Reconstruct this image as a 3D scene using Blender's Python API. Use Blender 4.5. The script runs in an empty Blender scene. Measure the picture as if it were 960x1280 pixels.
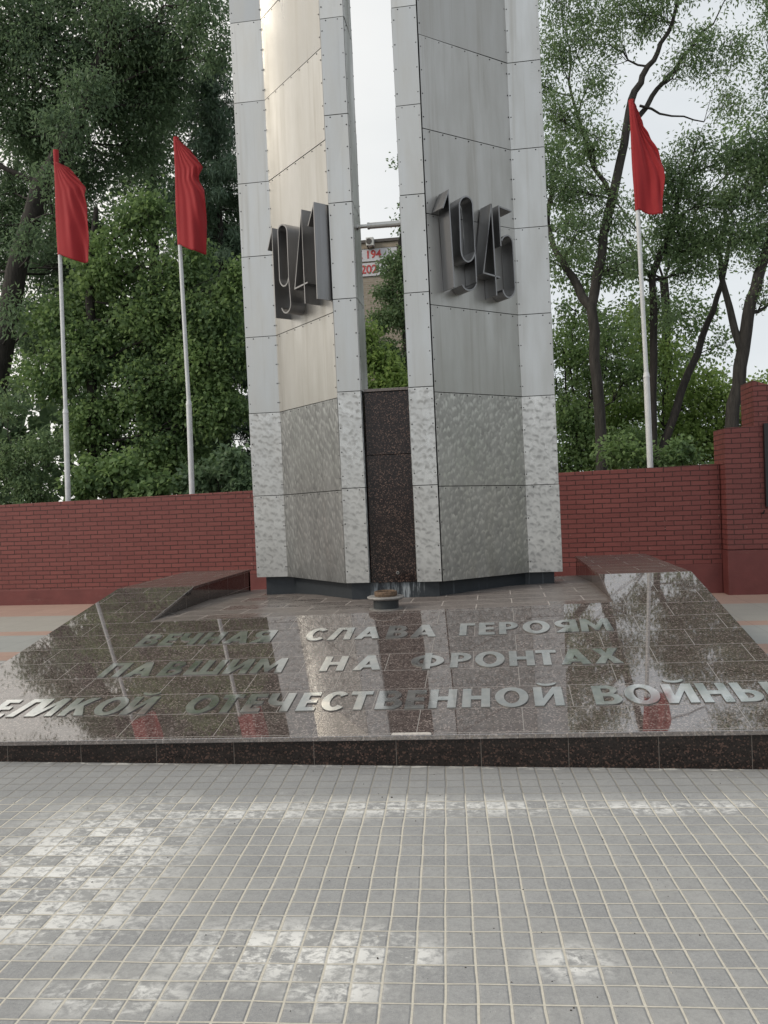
import bpy, bmesh, math, random, json
import numpy as np
from mathutils import Matrix, Vector
R = math.radians
SC = bpy.context.scene
COL = SC.collection

# ------------------------------------------------------------------ camera
cam = bpy.data.cameras.new('camera')
cam.sensor_fit = 'HORIZONTAL'; cam.sensor_width = 36.0; cam.lens = 36.0 * 978.05 / 960.0
cam.clip_start = 0.05; cam.clip_end = 3000
camo = bpy.data.objects.new('camera', cam); COL.objects.link(camo)
M = Matrix(((0.989539, 0.035232, 0.139901, 0.68978), (0.139261, 0.020015, -0.990053, -4.48353),
            (-0.037682, 0.999179, 0.014899, 1.54416), (0, 0, 0, 1)))
camo.matrix_world = M
SC.camera = camo

# ------------------------------------------------------------------ sky, sun, exposure
SUN_EL, SUN_AZ = 34.0, -118.0         # azimuth from +Y towards +X: the veiled sun is off to the left, behind the camera
sun_dir = Vector((math.sin(R(SUN_AZ)) * math.cos(R(SUN_EL)), math.cos(R(SUN_AZ)) * math.cos(R(SUN_EL)), math.sin(R(SUN_EL))))
world = bpy.data.worlds.new('World'); SC.world = world; world.use_nodes = True
wn = world.node_tree; wn.nodes.clear()
def wnode(t, **kw):
    n = wn.nodes.new(t)
    for k, v in kw.items(): setattr(n, k, v)
    return n
out = wnode('ShaderNodeOutputWorld'); bg = wnode('ShaderNodeBackground'); bg.inputs['Strength'].default_value = 0.1
sky = wnode('ShaderNodeTexSky', sky_type='NISHITA', sun_disc=False)
sky.sun_elevation = R(SUN_EL); sky.sun_rotation = R(SUN_AZ); sky.air_density = 1.0; sky.dust_density = 2.0
tc = wnode('ShaderNodeTexCoord')
mp = wnode('ShaderNodeMapping'); mp.inputs['Scale'].default_value = (1.0, 1.0, 2.6)
nz = wnode('ShaderNodeTexNoise'); nz.inputs['Scale'].default_value = 2.2; nz.inputs['Detail'].default_value = 5; nz.inputs['Roughness'].default_value = 0.55
wn.links.new(tc.outputs['Generated'], mp.inputs['Vector']); wn.links.new(mp.outputs['Vector'], nz.inputs['Vector'])
ramp = wnode('ShaderNodeValToRGB')
ramp.color_ramp.elements[0].position = 0.30; ramp.color_ramp.elements[0].color = (5.7, 6.05, 6.3, 1)
ramp.color_ramp.elements[1].position = 0.66; ramp.color_ramp.elements[1].color = (6.7, 6.95, 7.1, 1)
wn.links.new(nz.outputs['Fac'], ramp.inputs['Fac'])
# thin cloud lit warm on the side of the low sun
nrm = wnode('ShaderNodeVectorMath', operation='DOT_PRODUCT'); nrm.inputs[1].default_value = (-.90, .26, .35)
wn.links.new(tc.outputs['Generated'], nrm.inputs[0])
mr = wnode('ShaderNodeMapRange'); mr.inputs['From Min'].default_value = 0.35; mr.inputs['From Max'].default_value = 1.0
wn.links.new(nrm.outputs['Value'], mr.inputs['Value'])
warm = wnode('ShaderNodeMix', data_type='RGBA'); warm.inputs['B'].default_value = (10.6, 10.0, 9.0, 1)
wn.links.new(mr.outputs['Result'], warm.inputs['Factor'])
# greyer sky away from the sun, added out of view to dim the steel
nrm2 = wnode('ShaderNodeVectorMath', operation='DOT_PRODUCT'); nrm2.inputs[1].default_value = (.90, -.08, .42)
wn.links.new(tc.outputs['Generated'], nrm2.inputs[0])
mr2 = wnode('ShaderNodeMapRange'); mr2.inputs['From Min'].default_value = 0.55; mr2.inputs['From Max'].default_value = 0.95; mr2.inputs['To Max'].default_value = .5
wn.links.new(nrm2.outputs['Value'], mr2.inputs['Value'])
grey = wnode('ShaderNodeMix', data_type='RGBA'); grey.inputs['B'].default_value = (4.3, 4.45, 4.5, 1)
wn.links.new(mr2.outputs['Result'], grey.inputs['Factor']); wn.links.new(ramp.outputs['Color'], grey.inputs['A'])
wn.links.new(grey.outputs['Result'], warm.inputs['A'])
mix = wnode('ShaderNodeMix', data_type='RGBA'); mix.inputs['Factor'].default_value = 0.94
wn.links.new(sky.outputs['Color'], mix.inputs['A']); wn.links.new(warm.outputs['Result'], mix.inputs['B'])
wn.links.new(mix.outputs['Result'], bg.inputs['Color']); wn.links.new(bg.outputs['Background'], out.inputs['Surface'])

sd = bpy.data.lights.new('sun', 'SUN'); sd.energy = 1.15; sd.angle = R(14); sd.color = (1.0, 0.9, 0.76)
so = bpy.data.objects.new('sun', sd); COL.objects.link(so)
so.rotation_euler = sun_dir.to_track_quat('Z', 'Y').to_euler(); so.location = (-20, 5, 25)
SC.view_settings.view_transform = 'Standard'; SC.view_settings.look = 'None'
SC.view_settings.gamma = 1.0; SC.view_settings.exposure = 0.34; SC.view_settings.use_curve_mapping = False
SC.render.engine = 'CYCLES'
try:
    SC.cycles.max_bounces = 8; SC.cycles.transparent_max_bounces = 8; SC.cycles.caustics_reflective = False; SC.cycles.caustics_refractive = False
except Exception: pass

# ------------------------------------------------------------------ node helpers
class Mat:
    def __init__(s, name, rough=0.5, metal=0.0, col=(.5, .5, .5), ior=None):
        s.m = bpy.data.materials.new(name); s.m.use_nodes = True; s.t = s.m.node_tree
        s.b = s.t.nodes['Principled BSDF']
        s.b.inputs['Roughness'].default_value = rough; s.b.inputs['Metallic'].default_value = metal
        s.b.inputs['Base Color'].default_value = (*col, 1)
        if ior: s.b.inputs['IOR'].default_value = ior
    def n(s, t, **kw):
        n = s.t.nodes.new(t)
        for k, v in kw.items():
            if isinstance(k, str) and hasattr(n, k): setattr(n, k, v)
        return n
    def link(s, a, b): s.t.links.new(a, b)
    def setin(s, sock, v):
        if v is None: return
        if hasattr(v, 'links') or isinstance(v, bpy.types.NodeSocket): s.link(v, sock)
        elif isinstance(v, (tuple, list)) and sock.type == 'RGBA' and len(v) == 3: sock.default_value = (*v, 1)
        else: sock.default_value = v
    def obj(s): return s.n('ShaderNodeTexCoord').outputs['Object']
    def sep(s, v):
        q = s.n('ShaderNodeSeparateXYZ'); s.link(v, q.inputs[0]); return q.outputs
    def comb(s, x=0.0, y=0.0, z=0.0):
        q = s.n('ShaderNodeCombineXYZ'); s.setin(q.inputs[0], x); s.setin(q.inputs[1], y); s.setin(q.inputs[2], z); return q.outputs[0]
    def math(s, op, a, b=None, c=None, clamp=False):
        q = s.n('ShaderNodeMath'); q.operation = op; q.use_clamp = clamp
        s.setin(q.inputs[0], a)
        if b is not None: s.setin(q.inputs[1], b)
        if c is not None: s.setin(q.inputs[2], c)
        return q.outputs[0]
    def vmath(s, op, a, b):
        q = s.n('ShaderNodeVectorMath'); q.operation = op; s.setin(q.inputs[0], a); s.setin(q.inputs[1], b); return q.outputs[0]
    def map(s, v, loc=(0, 0, 0), rot=(0, 0, 0), sc=(1, 1, 1)):
        q = s.n('ShaderNodeMapping'); s.setin(q.inputs[0], v)
        q.inputs['Location'].default_value = loc; q.inputs['Rotation'].default_value = rot; q.inputs['Scale'].default_value = sc
        return q.outputs[0]
    def noise(s, v, scale, detail=3, rough=0.55, dist=0.0, col=False):
        q = s.n('ShaderNodeTexNoise'); s.setin(q.inputs['Vector'], v)
        q.inputs['Scale'].default_value = scale; q.inputs['Detail'].default_value = detail
        q.inputs['Roughness'].default_value = rough; q.inputs['Distortion'].default_value = dist
        return q.outputs['Color' if col else 'Fac']
    def voro(s, v, scale, out='Distance', feature='F1', rnd=1.0):
        q = s.n('ShaderNodeTexVoronoi'); q.feature = feature; s.setin(q.inputs['Vector'], v)
        q.inputs['Scale'].default_value = scale; q.inputs['Randomness'].default_value = rnd
        return q.outputs[out]
    def rng(s, v, a, b, c=0.0, d=1.0):
        q = s.n('ShaderNodeMapRange'); q.clamp = True; s.setin(q.inputs['Value'], v)
        for nm, x in zip(('From Min', 'From Max', 'To Min', 'To Max'), (a, b, c, d)): s.setin(q.inputs[nm], x)
        return q.outputs[0]
    def mix(s, f, a, b, blend='MIX'):
        q = s.n('ShaderNodeMix'); q.data_type = 'RGBA'; q.blend_type = blend
        s.setin(q.inputs['Factor'], f); s.setin(q.inputs['A'], a); s.setin(q.inputs['B'], b)
        return q.outputs['Result']
    def island(s): return s.n('ShaderNodeNewGeometry').outputs['Random Per Island']
    def brick(s, v, w, h, mortar, c1, c2, cm, off=0.5, smooth=0.1, bias=0.0):
        q = s.n('ShaderNodeTexBrick'); s.setin(q.inputs['Vector'], v)
        q.offset = off; q.offset_frequency = 2; q.squash = 1.0
        s.setin(q.inputs['Color1'], c1); s.setin(q.inputs['Color2'], c2); s.setin(q.inputs['Mortar'], cm)
        q.inputs['Scale'].default_value = 1.0; s.setin(q.inputs['Mortar Size'], mortar)
        q.inputs['Mortar Smooth'].default_value = smooth; q.inputs['Bias'].default_value = bias
        q.inputs['Brick Width'].default_value = w; q.inputs['Row Height'].default_value = h
        return q.outputs['Color'], q.outputs['Fac']
    def bump(s, h, strength=0.3, dist=0.01, prev=None):
        q = s.n('ShaderNodeBump'); q.inputs['Strength'].default_value = strength; q.inputs['Distance'].default_value = dist
        s.setin(q.inputs['Height'], h)
        if prev is not None: s.link(prev, q.inputs['Normal'])
        s.link(q.outputs[0], s.b.inputs['Normal']); return q.outputs[0]
    def base(s, c): s.setin(s.b.inputs['Base Color'], c)
    def rough(s, r): s.setin(s.b.inputs['Roughness'], r)

MAT = {}
def simple(name, col, rough=0.6, metal=0.0, var=0.25, scale=9.0, bump=0.0):
    m = Mat(name, rough, metal); v = m.obj()
    f = m.noise(v, scale, 4)
    m.base(m.mix(m.rng(f, .3, .7), tuple(c * (1 - var) for c in col), tuple(min(1, c * (1 + var)) for c in col)))
    if bump: m.bump(m.noise(v, scale * 6, 3), bump, .004)
    MAT[name] = m.m; return m.m

# ---- grey concrete pavers, sandy joints, white lime patches
def mk_pavers():
    m = Mat('grey_pavers', .82); v = m.obj()
    pv = m.map(v, loc=(-.35875, 2.14673, 0), rot=(0, 0, R(-3.45)))
    wob = m.vmath('SCALE', m.vmath('SUBTRACT', m.noise(pv, 3.1, 2, col=True), (.5, .5, .5)), None)
    wob.node.inputs['Scale'].default_value = .013
    pw = m.vmath('ADD', pv, wob)
    x, y, z = m.sep(pv)
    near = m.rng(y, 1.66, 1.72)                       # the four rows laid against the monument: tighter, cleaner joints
    tx, ty, tz = m.sep(m.vmath('MULTIPLY', pw, (10.0, 10.0, 0.0)))
    tile0 = m.n('ShaderNodeTexWhiteNoise'); tile0.noise_dimensions = '2D'
    m.link(m.vmath('FLOOR', m.comb(tx, ty), None), tile0.inputs['Vector']); tc3 = m.sep(tile0.outputs['Color'])
    jn = m.noise(pv, 14, 3, .6)
    def joint(t, w0, w1, k):
        e = m.math('SUBTRACT', .5, m.math('ABSOLUTE', m.math('SUBTRACT', m.math('FRACT', t), .5)))
        w = m.math('ADD', m.math('ADD', w0, m.math('MULTIPLY', jn, w1)), m.math('MULTIPLY', m.math('SUBTRACT', tc3[k], .5), .012))
        w = m.math('SUBTRACT', w, m.math('MULTIPLY', near, .011))
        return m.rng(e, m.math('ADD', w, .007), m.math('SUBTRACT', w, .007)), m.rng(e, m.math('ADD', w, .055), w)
    jx, rx = joint(tx, .022, .034, 0); jy, ry = joint(ty, .015, .036, 1)
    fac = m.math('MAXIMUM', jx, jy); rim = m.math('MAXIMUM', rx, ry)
    c = m.mix(tile0.outputs['Value'], (.275, .28, .288), (.375, .378, .38))
    grain = m.rng(m.math('ADD', m.math('MULTIPLY', m.noise(pv, 300, 2, .7), .5), m.math('MULTIPLY', m.noise(pv, 85, 4, .75), .5)), .33, .67); blot = m.noise(pv, 2.3, 5, .6); mid = m.noise(pv, 26, 4, .65)
    c = m.mix(.55, c, m.mix(grain, (.17, .172, .176), (.50, .50, .495)), 'MIX')
    c = m.mix(m.rng(blot, .42, .72, 0, .5), c, (.46, .455, .435))
    c = m.mix(m.rng(mid, .48, .72, 0, .5), c, (.24, .242, .245))
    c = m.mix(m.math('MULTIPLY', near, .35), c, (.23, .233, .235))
    # lime bloom: whole pavers and smears, denser on the left, in a strip, and in a few groups
    tile = m.n('ShaderNodeTexWhiteNoise'); tile.noise_dimensions = '2D'
    fl = m.vmath('FLOOR', m.vmath('SCALE', pw, None), None); fl.node.inputs[0].links[0].from_node.inputs['Scale'].default_value = 10.0
    m.link(fl, tile.inputs['Vector']); tv = tile.outputs['Value']
    def blob(cx, cy, rx, ry):
        d = m.math('SQRT', m.math('ADD', m.math('POWER', m.math('DIVIDE', m.math('SUBTRACT', x, cx), rx), 2.0), m.math('POWER', m.math('DIVIDE', m.math('SUBTRACT', y, cy), ry), 2.0)))
        return m.rng(d, .35, 1.15, 1.0, 0.0)
    zone = m.math('MAXIMUM', blob(-1.62, 1.0, .55, .75), blob(-.52, .27, .55, .22))
    for b_ in ((-1.5, .5, .5, .3), (.42, .22, .16, .12), (-.35, .06, .2, .14), (-1.2, 1.45, .9, .16), (-.1, 1.52, 1.1, .13), (1.1, 1.5, .9, .1), (-1.05, .02, .3, .12), (-.1, .25, .12, .1)):
        zone = m.math('MAXIMUM', zone, m.math('MULTIPLY', blob(*b_), .85))
    smear = m.noise(m.map(pv, sc=(1, 1.4, 1)), 22, 5, .7, .4)
    w = m.math('MULTIPLY', zone, m.rng(m.math('ADD', smear, m.math('MULTIPLY', tv, .22)), .54, .72), clamp=True)
    w2 = m.math('MULTIPLY', m.rng(m.noise(pv, 5, 4, .6), .60, .72), m.rng(smear, .5, .75))
    w = m.math('MAXIMUM', w, m.math('MULTIPLY', w2, .4))
    c = m.mix(m.math('MULTIPLY', w, .95), c, (.84, .835, .81))
    c = m.mix(m.math('MULTIPLY', rim, m.rng(jn, .3, .7, .10, .5)), c, (.17, .168, .162))  # darker band beside the joints: chamfer shading and dirt put into the colour
    wx, wy, wz = m.sep(v)
    crumb = m.math('MULTIPLY', m.rng(wy, -.050, -.015), m.rng(m.noise(m.map(v, sc=(1, 3, 1)), 7, 4, .7), .52, .58))
    c = m.mix(m.math('MULTIPLY', crumb, .8), c, (.72, .71, .67))
    c = m.mix(m.math('MULTIPLY', m.rng(m.voro(pv, 60), .14, .06), m.rng(m.noise(pv, 21, 2), .55, .62)), c, (.10, .10, .098))
    spk = m.rng(m.voro(pv, 38), .0, .10, 1, 0)
    spk = m.math('MULTIPLY', spk, m.rng(m.noise(pv, 9, 2), .56, .66))
    c = m.mix(m.math('MULTIPLY', spk, .7), c, (.72, .71, .68))
    sand = m.mix(m.noise(pv, 60, 3, .7), (.46, .43, .36), (.78, .74, .65))
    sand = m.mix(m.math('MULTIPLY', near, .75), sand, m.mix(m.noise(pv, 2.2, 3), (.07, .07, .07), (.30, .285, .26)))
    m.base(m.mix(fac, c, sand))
    h = m.math('SUBTRACT', m.math('ADD', m.math('MULTIPLY', mid, .12), m.math('MULTIPLY', grain, .1)), m.math('MULTIPLY', m.math('MAXIMUM', fac, m.math('MULTIPLY', rim, .5)), .8))
    h = m.math('ADD', h, m.math('MULTIPLY', tv, .10))
    m.bump(h, .8, .007); MAT['pavers'] = m.m
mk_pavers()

# ---- polished red-brown granite (slope) / honed dusty granite (platform) / dark granite (risers, slab)
def granite(name, dark, light, speck, rough, tiles=None, axes='xy', ior=1.6, coat=0.0, dust=0.0, joint=(.30, .27, .24), rvar=0.0, jw=.0022):
    m = Mat(name, rough, ior=ior); v = m.obj(); x, y, z = m.sep(v)
    a = m.noise(v, 95, 3, .65); b = m.voro(v, 120, 'Color'); bv = m.sep(b)[0]
    c = m.mix(m.rng(a, .35, .65), dark, light)
    c = m.mix(m.rng(bv, .80, .90), c, speck)
    c = m.mix(m.rng(bv, .22, .08), c, tuple(q * .3 for q in dark))
    c = m.mix(m.rng(m.noise(v, 4, 4), .35, .7, 0, .45), c, tuple(q * .6 for q in light))
    fac = None; rr = m.rng(m.noise(v, 6, 4), .3, .7, rough * .8, rough * 1.25)
    if tiles:
        w, h, ox, oy = tiles
        u = x if axes[0] == 'x' else (m.math('ADD', x, y) if axes[0] == 's' else y)
        t = y if axes[1] == 'y' else z
        tvec = m.comb(m.math('ADD', u, ox), m.math('ADD', t, oy))
        q, fac = m.brick(tvec, w, h, jw, (.0, .0, .0), (1, 1, 1), (0.5, 0.5, 0.5), smooth=.0)
        tv = m.sep(q)[0]
        c = m.mix(m.rng(tv, 0, 1, 0, .5), c, m.mix(.5, c, tuple(q * .55 for q in dark)))
        if rvar: rr = m.math('MULTIPLY', rr, m.rng(tv, .80, .86, 1.0, rvar))
    if dust:
        st = m.noise(m.map(v, sc=(1.2, 9, 7)), 3.0, 5, .7); st2 = m.noise(v, 30, 5, .7)
        dm = m.math('MULTIPLY', m.rng(m.math('ADD', m.math('MULTIPLY', st, .65), m.math('MULTIPLY', st2, .35)), .4, .68), dust)
        c = m.mix(dm, c, (.30, .27, .25)); rr = m.math('ADD', rr, m.math('MULTIPLY', dm, .05 if rough < .1 else .3))
    if fac is not None:
        c = m.mix(fac, c, joint); rr = m.math('ADD', rr, m.math('MULTIPLY', fac, .5))
        m.bump(m.math('MULTIPLY', fac, -1.0), .25, .002)
    m.base(c); m.rough(rr)
    if coat:
        m.b.inputs['Coat Weight'].default_value = coat; m.b.inputs['Coat Roughness'].default_value = .03; m.b.inputs['Coat IOR'].default_value = 1.7
    MAT[name] = m.m
granite('granite_slope', (.056, .043, .040), (.145, .112, .104), (.32, .265, .245), .022, (.615, .304, -.504, 0.0), ior=2.8, dust=.25, joint=(.24, .215, .20))
granite('granite_platform', (.085, .068, .062), (.185, .152, .142), (.28, .23, .21), .36, (.615, .304, -.504, .02), dust=.75, rvar=.55, jw=.0042, joint=(.42, .38, .35))
granite('granite_wing_top', (.075, .055, .05), (.13, .10, .092), (.22, .17, .15), .16, (.615, .304, -.2, .05), dust=.4)
granite('granite_wing_side', (.035, .028, .026), (.085, .068, .063), (.18, .14, .12), .07, (.62, .62, 0.1, 0.1), axes='yz', ior=1.7, dust=.15)
granite('granite_riser', (.009, .007, .007), (.026, .019, .017), (.10, .06, .048), .16, (.49, 1.0, .17, .3), axes='xz', ior=1.42, joint=(.16, .14, .125), jw=.0014, dust=.05)
granite('granite_block', (.007, .005, .005), (.024, .014, .013), (.15, .095, .075), .18, None, ior=1.42, dust=.03)

# ---- stainless cladding
def steel(name, col, rough, swirl=None):
    m = Mat(name, rough, 1.0); v = m.obj(); x, y, z = m.sep(v)
    isl = m.island()
    f = m.noise(m.map(v, sc=(3, 3, .5)), 2.2, 5, .6); g = m.noise(m.map(v, sc=(70, 70, 1.5)), 1.0, 3, .6)
    c = m.mix(m.rng(isl, 0, 1), tuple(q * .88 for q in col), tuple(min(1, q * 1.10) for q in col))
    c = m.mix(m.rng(f, .3, .72, 0, .5), c, tuple(q * w for q, w in zip(col, (.78, .76, .72))))
    drip = m.math('MULTIPLY', m.rng(m.noise(m.map(v, sc=(13, 13, .35)), 1.0, 4, .6), .55, .72), .5)
    c = m.mix(drip, c, tuple(q * w for q, w in zip(col, (.66, .62, .56))))
    rr = m.math('ADD', m.rng(f, .3, .7, rough - .06, rough + .08), m.math('MULTIPLY', m.math('SUBTRACT', isl, .5), .10))
    if swirl is None:
        m.bump(m.math('ADD', m.math('MULTIPLY', g, .15), m.math('ADD', m.math('MULTIPLY', m.noise(v, 2.1, 2), 1.6), m.math('MULTIPLY', m.noise(v, 9, 3), .12))), .16, .012)
    else:
        sc, rot, amp, sgn = swirl                  # hand-ground swirl marks: overlapping dabs
        u = m.math('ADD', x, m.math('MULTIPLY', y, sgn))
        p = m.map(m.comb(u, z, 0.0), rot=(0, 0, R(rot)), sc=sc)
        p = m.vmath('ADD', p, m.vmath('MULTIPLY', m.noise(p, .7, 2, col=True), (.8, .8, 0)))
        rnd = .5
        def dabs(q, k):
            l = m.sep(m.vmath('SUBTRACT', q, m.voro(q, 1.0, 'Position', 'F1', rnd))); r0 = m.voro(q, 1.0, 'Distance', 'F1', rnd)
            cc = m.sep(m.voro(q, 1.0, 'Color', 'F1', rnd))
            side = m.math('ADD', m.math('MULTIPLY', l[1], 1.5), m.math('MULTIPLY', l[0], m.rng(cc[0], 0, 1, -.9, .9)))
            ring = m.math('MULTIPLY', m.rng(r0, .10, .34), m.rng(r0, .62, .40))
            return m.math('ADD', m.math('MULTIPLY', m.math('MULTIPLY', m.math('MAXIMUM', side, 0.0), m.math('MULTIPLY', ring, m.rng(cc[2], 0, 1, .35, 1.3))), k * (-1.0 if sgn == 0 else 1.0)), m.math('MULTIPLY', m.math('SUBTRACT', cc[1], .5), .16))
        shade = m.math('ADD', dabs(p, 1.5), dabs(m.map(p, loc=(3.37, 7.61, 0), rot=(0, 0, .25), sc=(1.3, 1.22, 1)), 1.0))
        shade = m.math('ADD', shade, .14 if sgn == 0 else -.16)
        n1 = m.noise(p, 2.2, 4, .7); n2 = m.noise(v, 1.7, 3); d1 = shade
        shade = m.math('ADD', shade, m.math('ADD', m.math('MULTIPLY', m.math('SUBTRACT', n1, .5), .45), m.math('MULTIPLY', m.math('SUBTRACT', n2, .5), .55)))
        c = m.mix(m.rng(shade, -.5, .5), tuple(q * (1 - amp) for q in col), tuple(min(1, q * (1 + amp * .8)) for q in col))
        rr = m.math('ADD', rr, m.rng(shade, -.5, .5, .10, -.08))
        m.bump(m.math('ADD', m.math('MULTIPLY', d1, .6), m.math('MULTIPLY', n1, .3)), .006, .008)
    m.base(c); m.rough(rr); MAT[name] = m.m
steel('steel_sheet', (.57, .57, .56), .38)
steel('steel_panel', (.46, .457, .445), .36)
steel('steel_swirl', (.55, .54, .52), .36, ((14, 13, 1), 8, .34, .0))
steel('steel_swirl_left', (.335, .345, .35), .42, ((14, 8.0, 1), 22, .52, -1.0))  # left steel darker and bluer: its dim tree reflection put into the colour
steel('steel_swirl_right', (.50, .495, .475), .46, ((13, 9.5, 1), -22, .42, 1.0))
steel('steel_digit', (.30, .30, .31), .40)
steel('letter_edge', (.24, .24, .235), .55)
steel('steel_pipe', (.52, .52, .51), .28)
def mirror():
    m = Mat('polished_steel_letter', .45, 1.0); v = m.obj()
    f = m.noise(v, 9, 4, .6); c = m.mix(m.rng(f, .35, .7), (.76, .79, .79), (.93, .92, .90)); m.base(c)
    g = m.n('ShaderNodeBsdfGlossy'); m.setin(g.inputs['Color'], c); m.setin(g.inputs['Roughness'], m.rng(m.noise(v, 14, 4), 0.3, .7, .04, .12))
    m.bump(m.noise(v, 5, 2), .05, .01)
    mx = m.n('ShaderNodeMixShader'); m.setin(mx.inputs[0], m.rng(m.noise(v, 3.1, 4), 0.35, .65, .42, .78))
    m.link(m.b.outputs[0], mx.inputs[1]); m.link(g.outputs[0], mx.inputs[2]); m.link(mx.outputs[0], m.t.nodes['Material Output'].inputs['Surface'])
    MAT['letter'] = m.m
mirror()
simple('dark_gap', (.02, .021, .022), .7)
simple('rivet_steel', (.10, .10, .10), .5, .6)
# plinth: dark blue-grey paint, lime run-off under the slab
def mk_plinth():
    m = Mat('plinth_paint', .5); v = m.obj(); x, y, z = m.sep(v)
    c = m.mix(m.noise(v, 18, 4), (.016, .021, .027), (.035, .043, .052))
    drip = m.noise(m.comb(m.math('MULTIPLY', x, 30.0), m.math('MULTIPLY', z, 4.0), y), 1.0, 4, .65)
    run = m.math('MULTIPLY', m.rng(drip, .47, .62), m.math('MULTIPLY', m.rng(x, -.56, -.5), m.rng(x, .02, -.06)))
    rare = m.math('MULTIPLY', m.rng(m.noise(m.comb(m.math('MULTIPLY', x, 16.0), z, m.math('MULTIPLY', y, 16.0)), 1.0, 3), .66, .76), .35)
    c = m.mix(m.math('MAXIMUM', m.math('MULTIPLY', run, .85), rare), c, (.36, .40, .43))
    m.base(c); MAT['plinth'] = m.m
mk_plinth()

# ---- painted brick
def mk_brick():
    m = Mat('painted_brick', .62); v = m.obj(); x, y, z = m.sep(v)
    u = m.math('ADD', x, y)
    p = m.comb(u, m.math('ADD', z, .006))
    p = m.vmath('ADD', p, m.vmath('MULTIPLY', m.vmath('SUBTRACT', m.noise(v, 4.5, 2, col=True), (.5, .5, .5)), (.012, .016, 0)))
    c, fac = m.brick(p, .25, .0725, .0078, (.185, .047, .042), (.235, .066, .058), (.034, .0085, .008), smooth=.3)
    f = m.noise(v, 2.0, 5, .6); f2 = m.noise(v, 40, 4, .7)
    c = m.mix(m.rng(f, .35, .7, 0, .45), c, (.150, .040, .037)); c = m.mix(m.rng(f2, .4, .75, 0, .35), c, (.27, .09, .078))
    chip = m.math('MULTIPLY', m.rng(m.noise(v, 17, 3, .6), .715, .735), .8)
    c = m.mix(chip, c, (.33, .2, .17))
    top = m.rng(m.noise(m.map(v, sc=(2, 2, .3)), 2.0, 4), .5, .8, 0, .3)
    c = m.mix(top, c, (.17, .062, .056))
    m.base(c)
    m.bump(m.math('ADD', m.math('MULTIPLY', fac, -1.0), m.math('MULTIPLY', f2, .22)), .9, .014); MAT['brick'] = m.m
    m = Mat('painted_render', .6); v = m.obj()
    c = m.mix(m.rng(m.noise(v, 3, 5, .6), .3, .7), (.135, .036, .034), (.19, .053, .048))
    m.base(m.mix(m.rng(m.noise(m.map(v, sc=(1, 1, 5)), 3, 5, .7), .62, .7, 0, .5), c, (.25, .12, .10)))
    m.bump(m.noise(v, 14, 4), .4, .01); MAT['render'] = m.m
mk_brick()
# ---- coloured plaza slabs
def slabs(name, c1, c2, w=.5, h=.42):
    m = Mat(name, .75); v = m.obj(); x, y, z = m.sep(v)
    c, fac = m.brick(m.comb(x, y), w, h, .004, c1, c2, tuple(q * .6 for q in c1), off=.0)
    c = m.mix(m.rng(m.noise(v, 5, 5), .35, .7, 0, .5), c, tuple(q * .8 for q in c2)); c = m.mix(.3, c, m.mix(m.noise(v, 260, 2), (.1, .1, .1), (.6, .6, .58)))
    m.base(c); MAT[name] = m.m
slabs('pink_slabs', (.42, .235, .17), (.48, .28, .205)); slabs('pale_slabs', (.38, .355, .31), (.42, .395, .35)); slabs('bluish_slabs', (.33, .345, .335), (.37, .38, .365))
simple('soil', (.06, .05, .035), .95, 0, .5, 3)
simple('rust', (.13, .085, .055), .8, 0, .55, 40, .4)
simple('cast_rim', (.27, .26, .25), .55, .3, .25, 30, .2)
simple('drum_paint', (.025, .03, .034), .5, 0, .3, 20)
simple('white_paint', (.68, .70, .72), .35, 0, .08, 12)
simple('black_frame', (.012, .012, .014), .3)
simple('beige_brick_plain', (.34, .29, .23), .85, 0, .12, 3)
simple('roof_edge', (.10, .09, .085), .7)
simple('banner_cloth', (.66, .66, .70), .7, 0, .06, 2)
simple('banner_red', (.55, .09, .09), .7, 0, .1, 2)
simple('ac_white', (.62, .62, .60), .5, 0, .05)
simple('grit_dark', (.05, .045, .04), .9, 0, .4, 90); simple('grit_pale', (.45, .43, .39), .9, 0, .3, 90)
simple('mortar', (.5, .47, .44), .9, 0, .2, 60)
def bark(name, a, b):
    m = Mat(name, .9); v = m.obj()
    f = m.noise(m.map(v, sc=(9, 9, 1.3)), 2.4, 5, .65)
    m.base(m.mix(m.rng(f, .35, .7), a, b)); m.bump(f, .8, .03); MAT[name] = m.m
bark('bark_dark', (.020, .018, .016), (.052, .045, .040)); bark('bark_grey', (.026, .024, .022), (.066, .060, .054))
def bld():
    m = Mat('beige_brick', .85); v = m.obj(); x, y, z = m.sep(v)
    c, fac = m.brick(m.comb(x, z), .26, .085, .008, (.30, .25, .20), (.40, .345, .28), (.44, .41, .36), smooth=.1)
    m.base(m.mix(m.rng(m.noise(v, 1.5, 4), .3, .7, 0, .4), c, (.27, .235, .19))); MAT['beige_brick'] = m.m
bld()
def cloth():
    m = Mat('red_cloth', .75); v = m.obj()
    c = m.mix(m.noise(v, 3, 3), (.40, .022, .030), (.52, .034, .042))
    m.base(c); m.b.inputs['Sheen Weight'].default_value = .2
    tr = m.n('ShaderNodeBsdfTranslucent'); m.setin(tr.inputs['Color'], (.55, .03, .035))
    mx = m.n('ShaderNodeMixShader'); mx.inputs[0].default_value = .30
    m.link(m.b.outputs[0], mx.inputs[1]); m.link(tr.outputs[0], mx.inputs[2])
    m.link(mx.outputs[0], m.t.nodes['Material Output'].inputs['Surface']); MAT['red_cloth'] = m.m
cloth()
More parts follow.
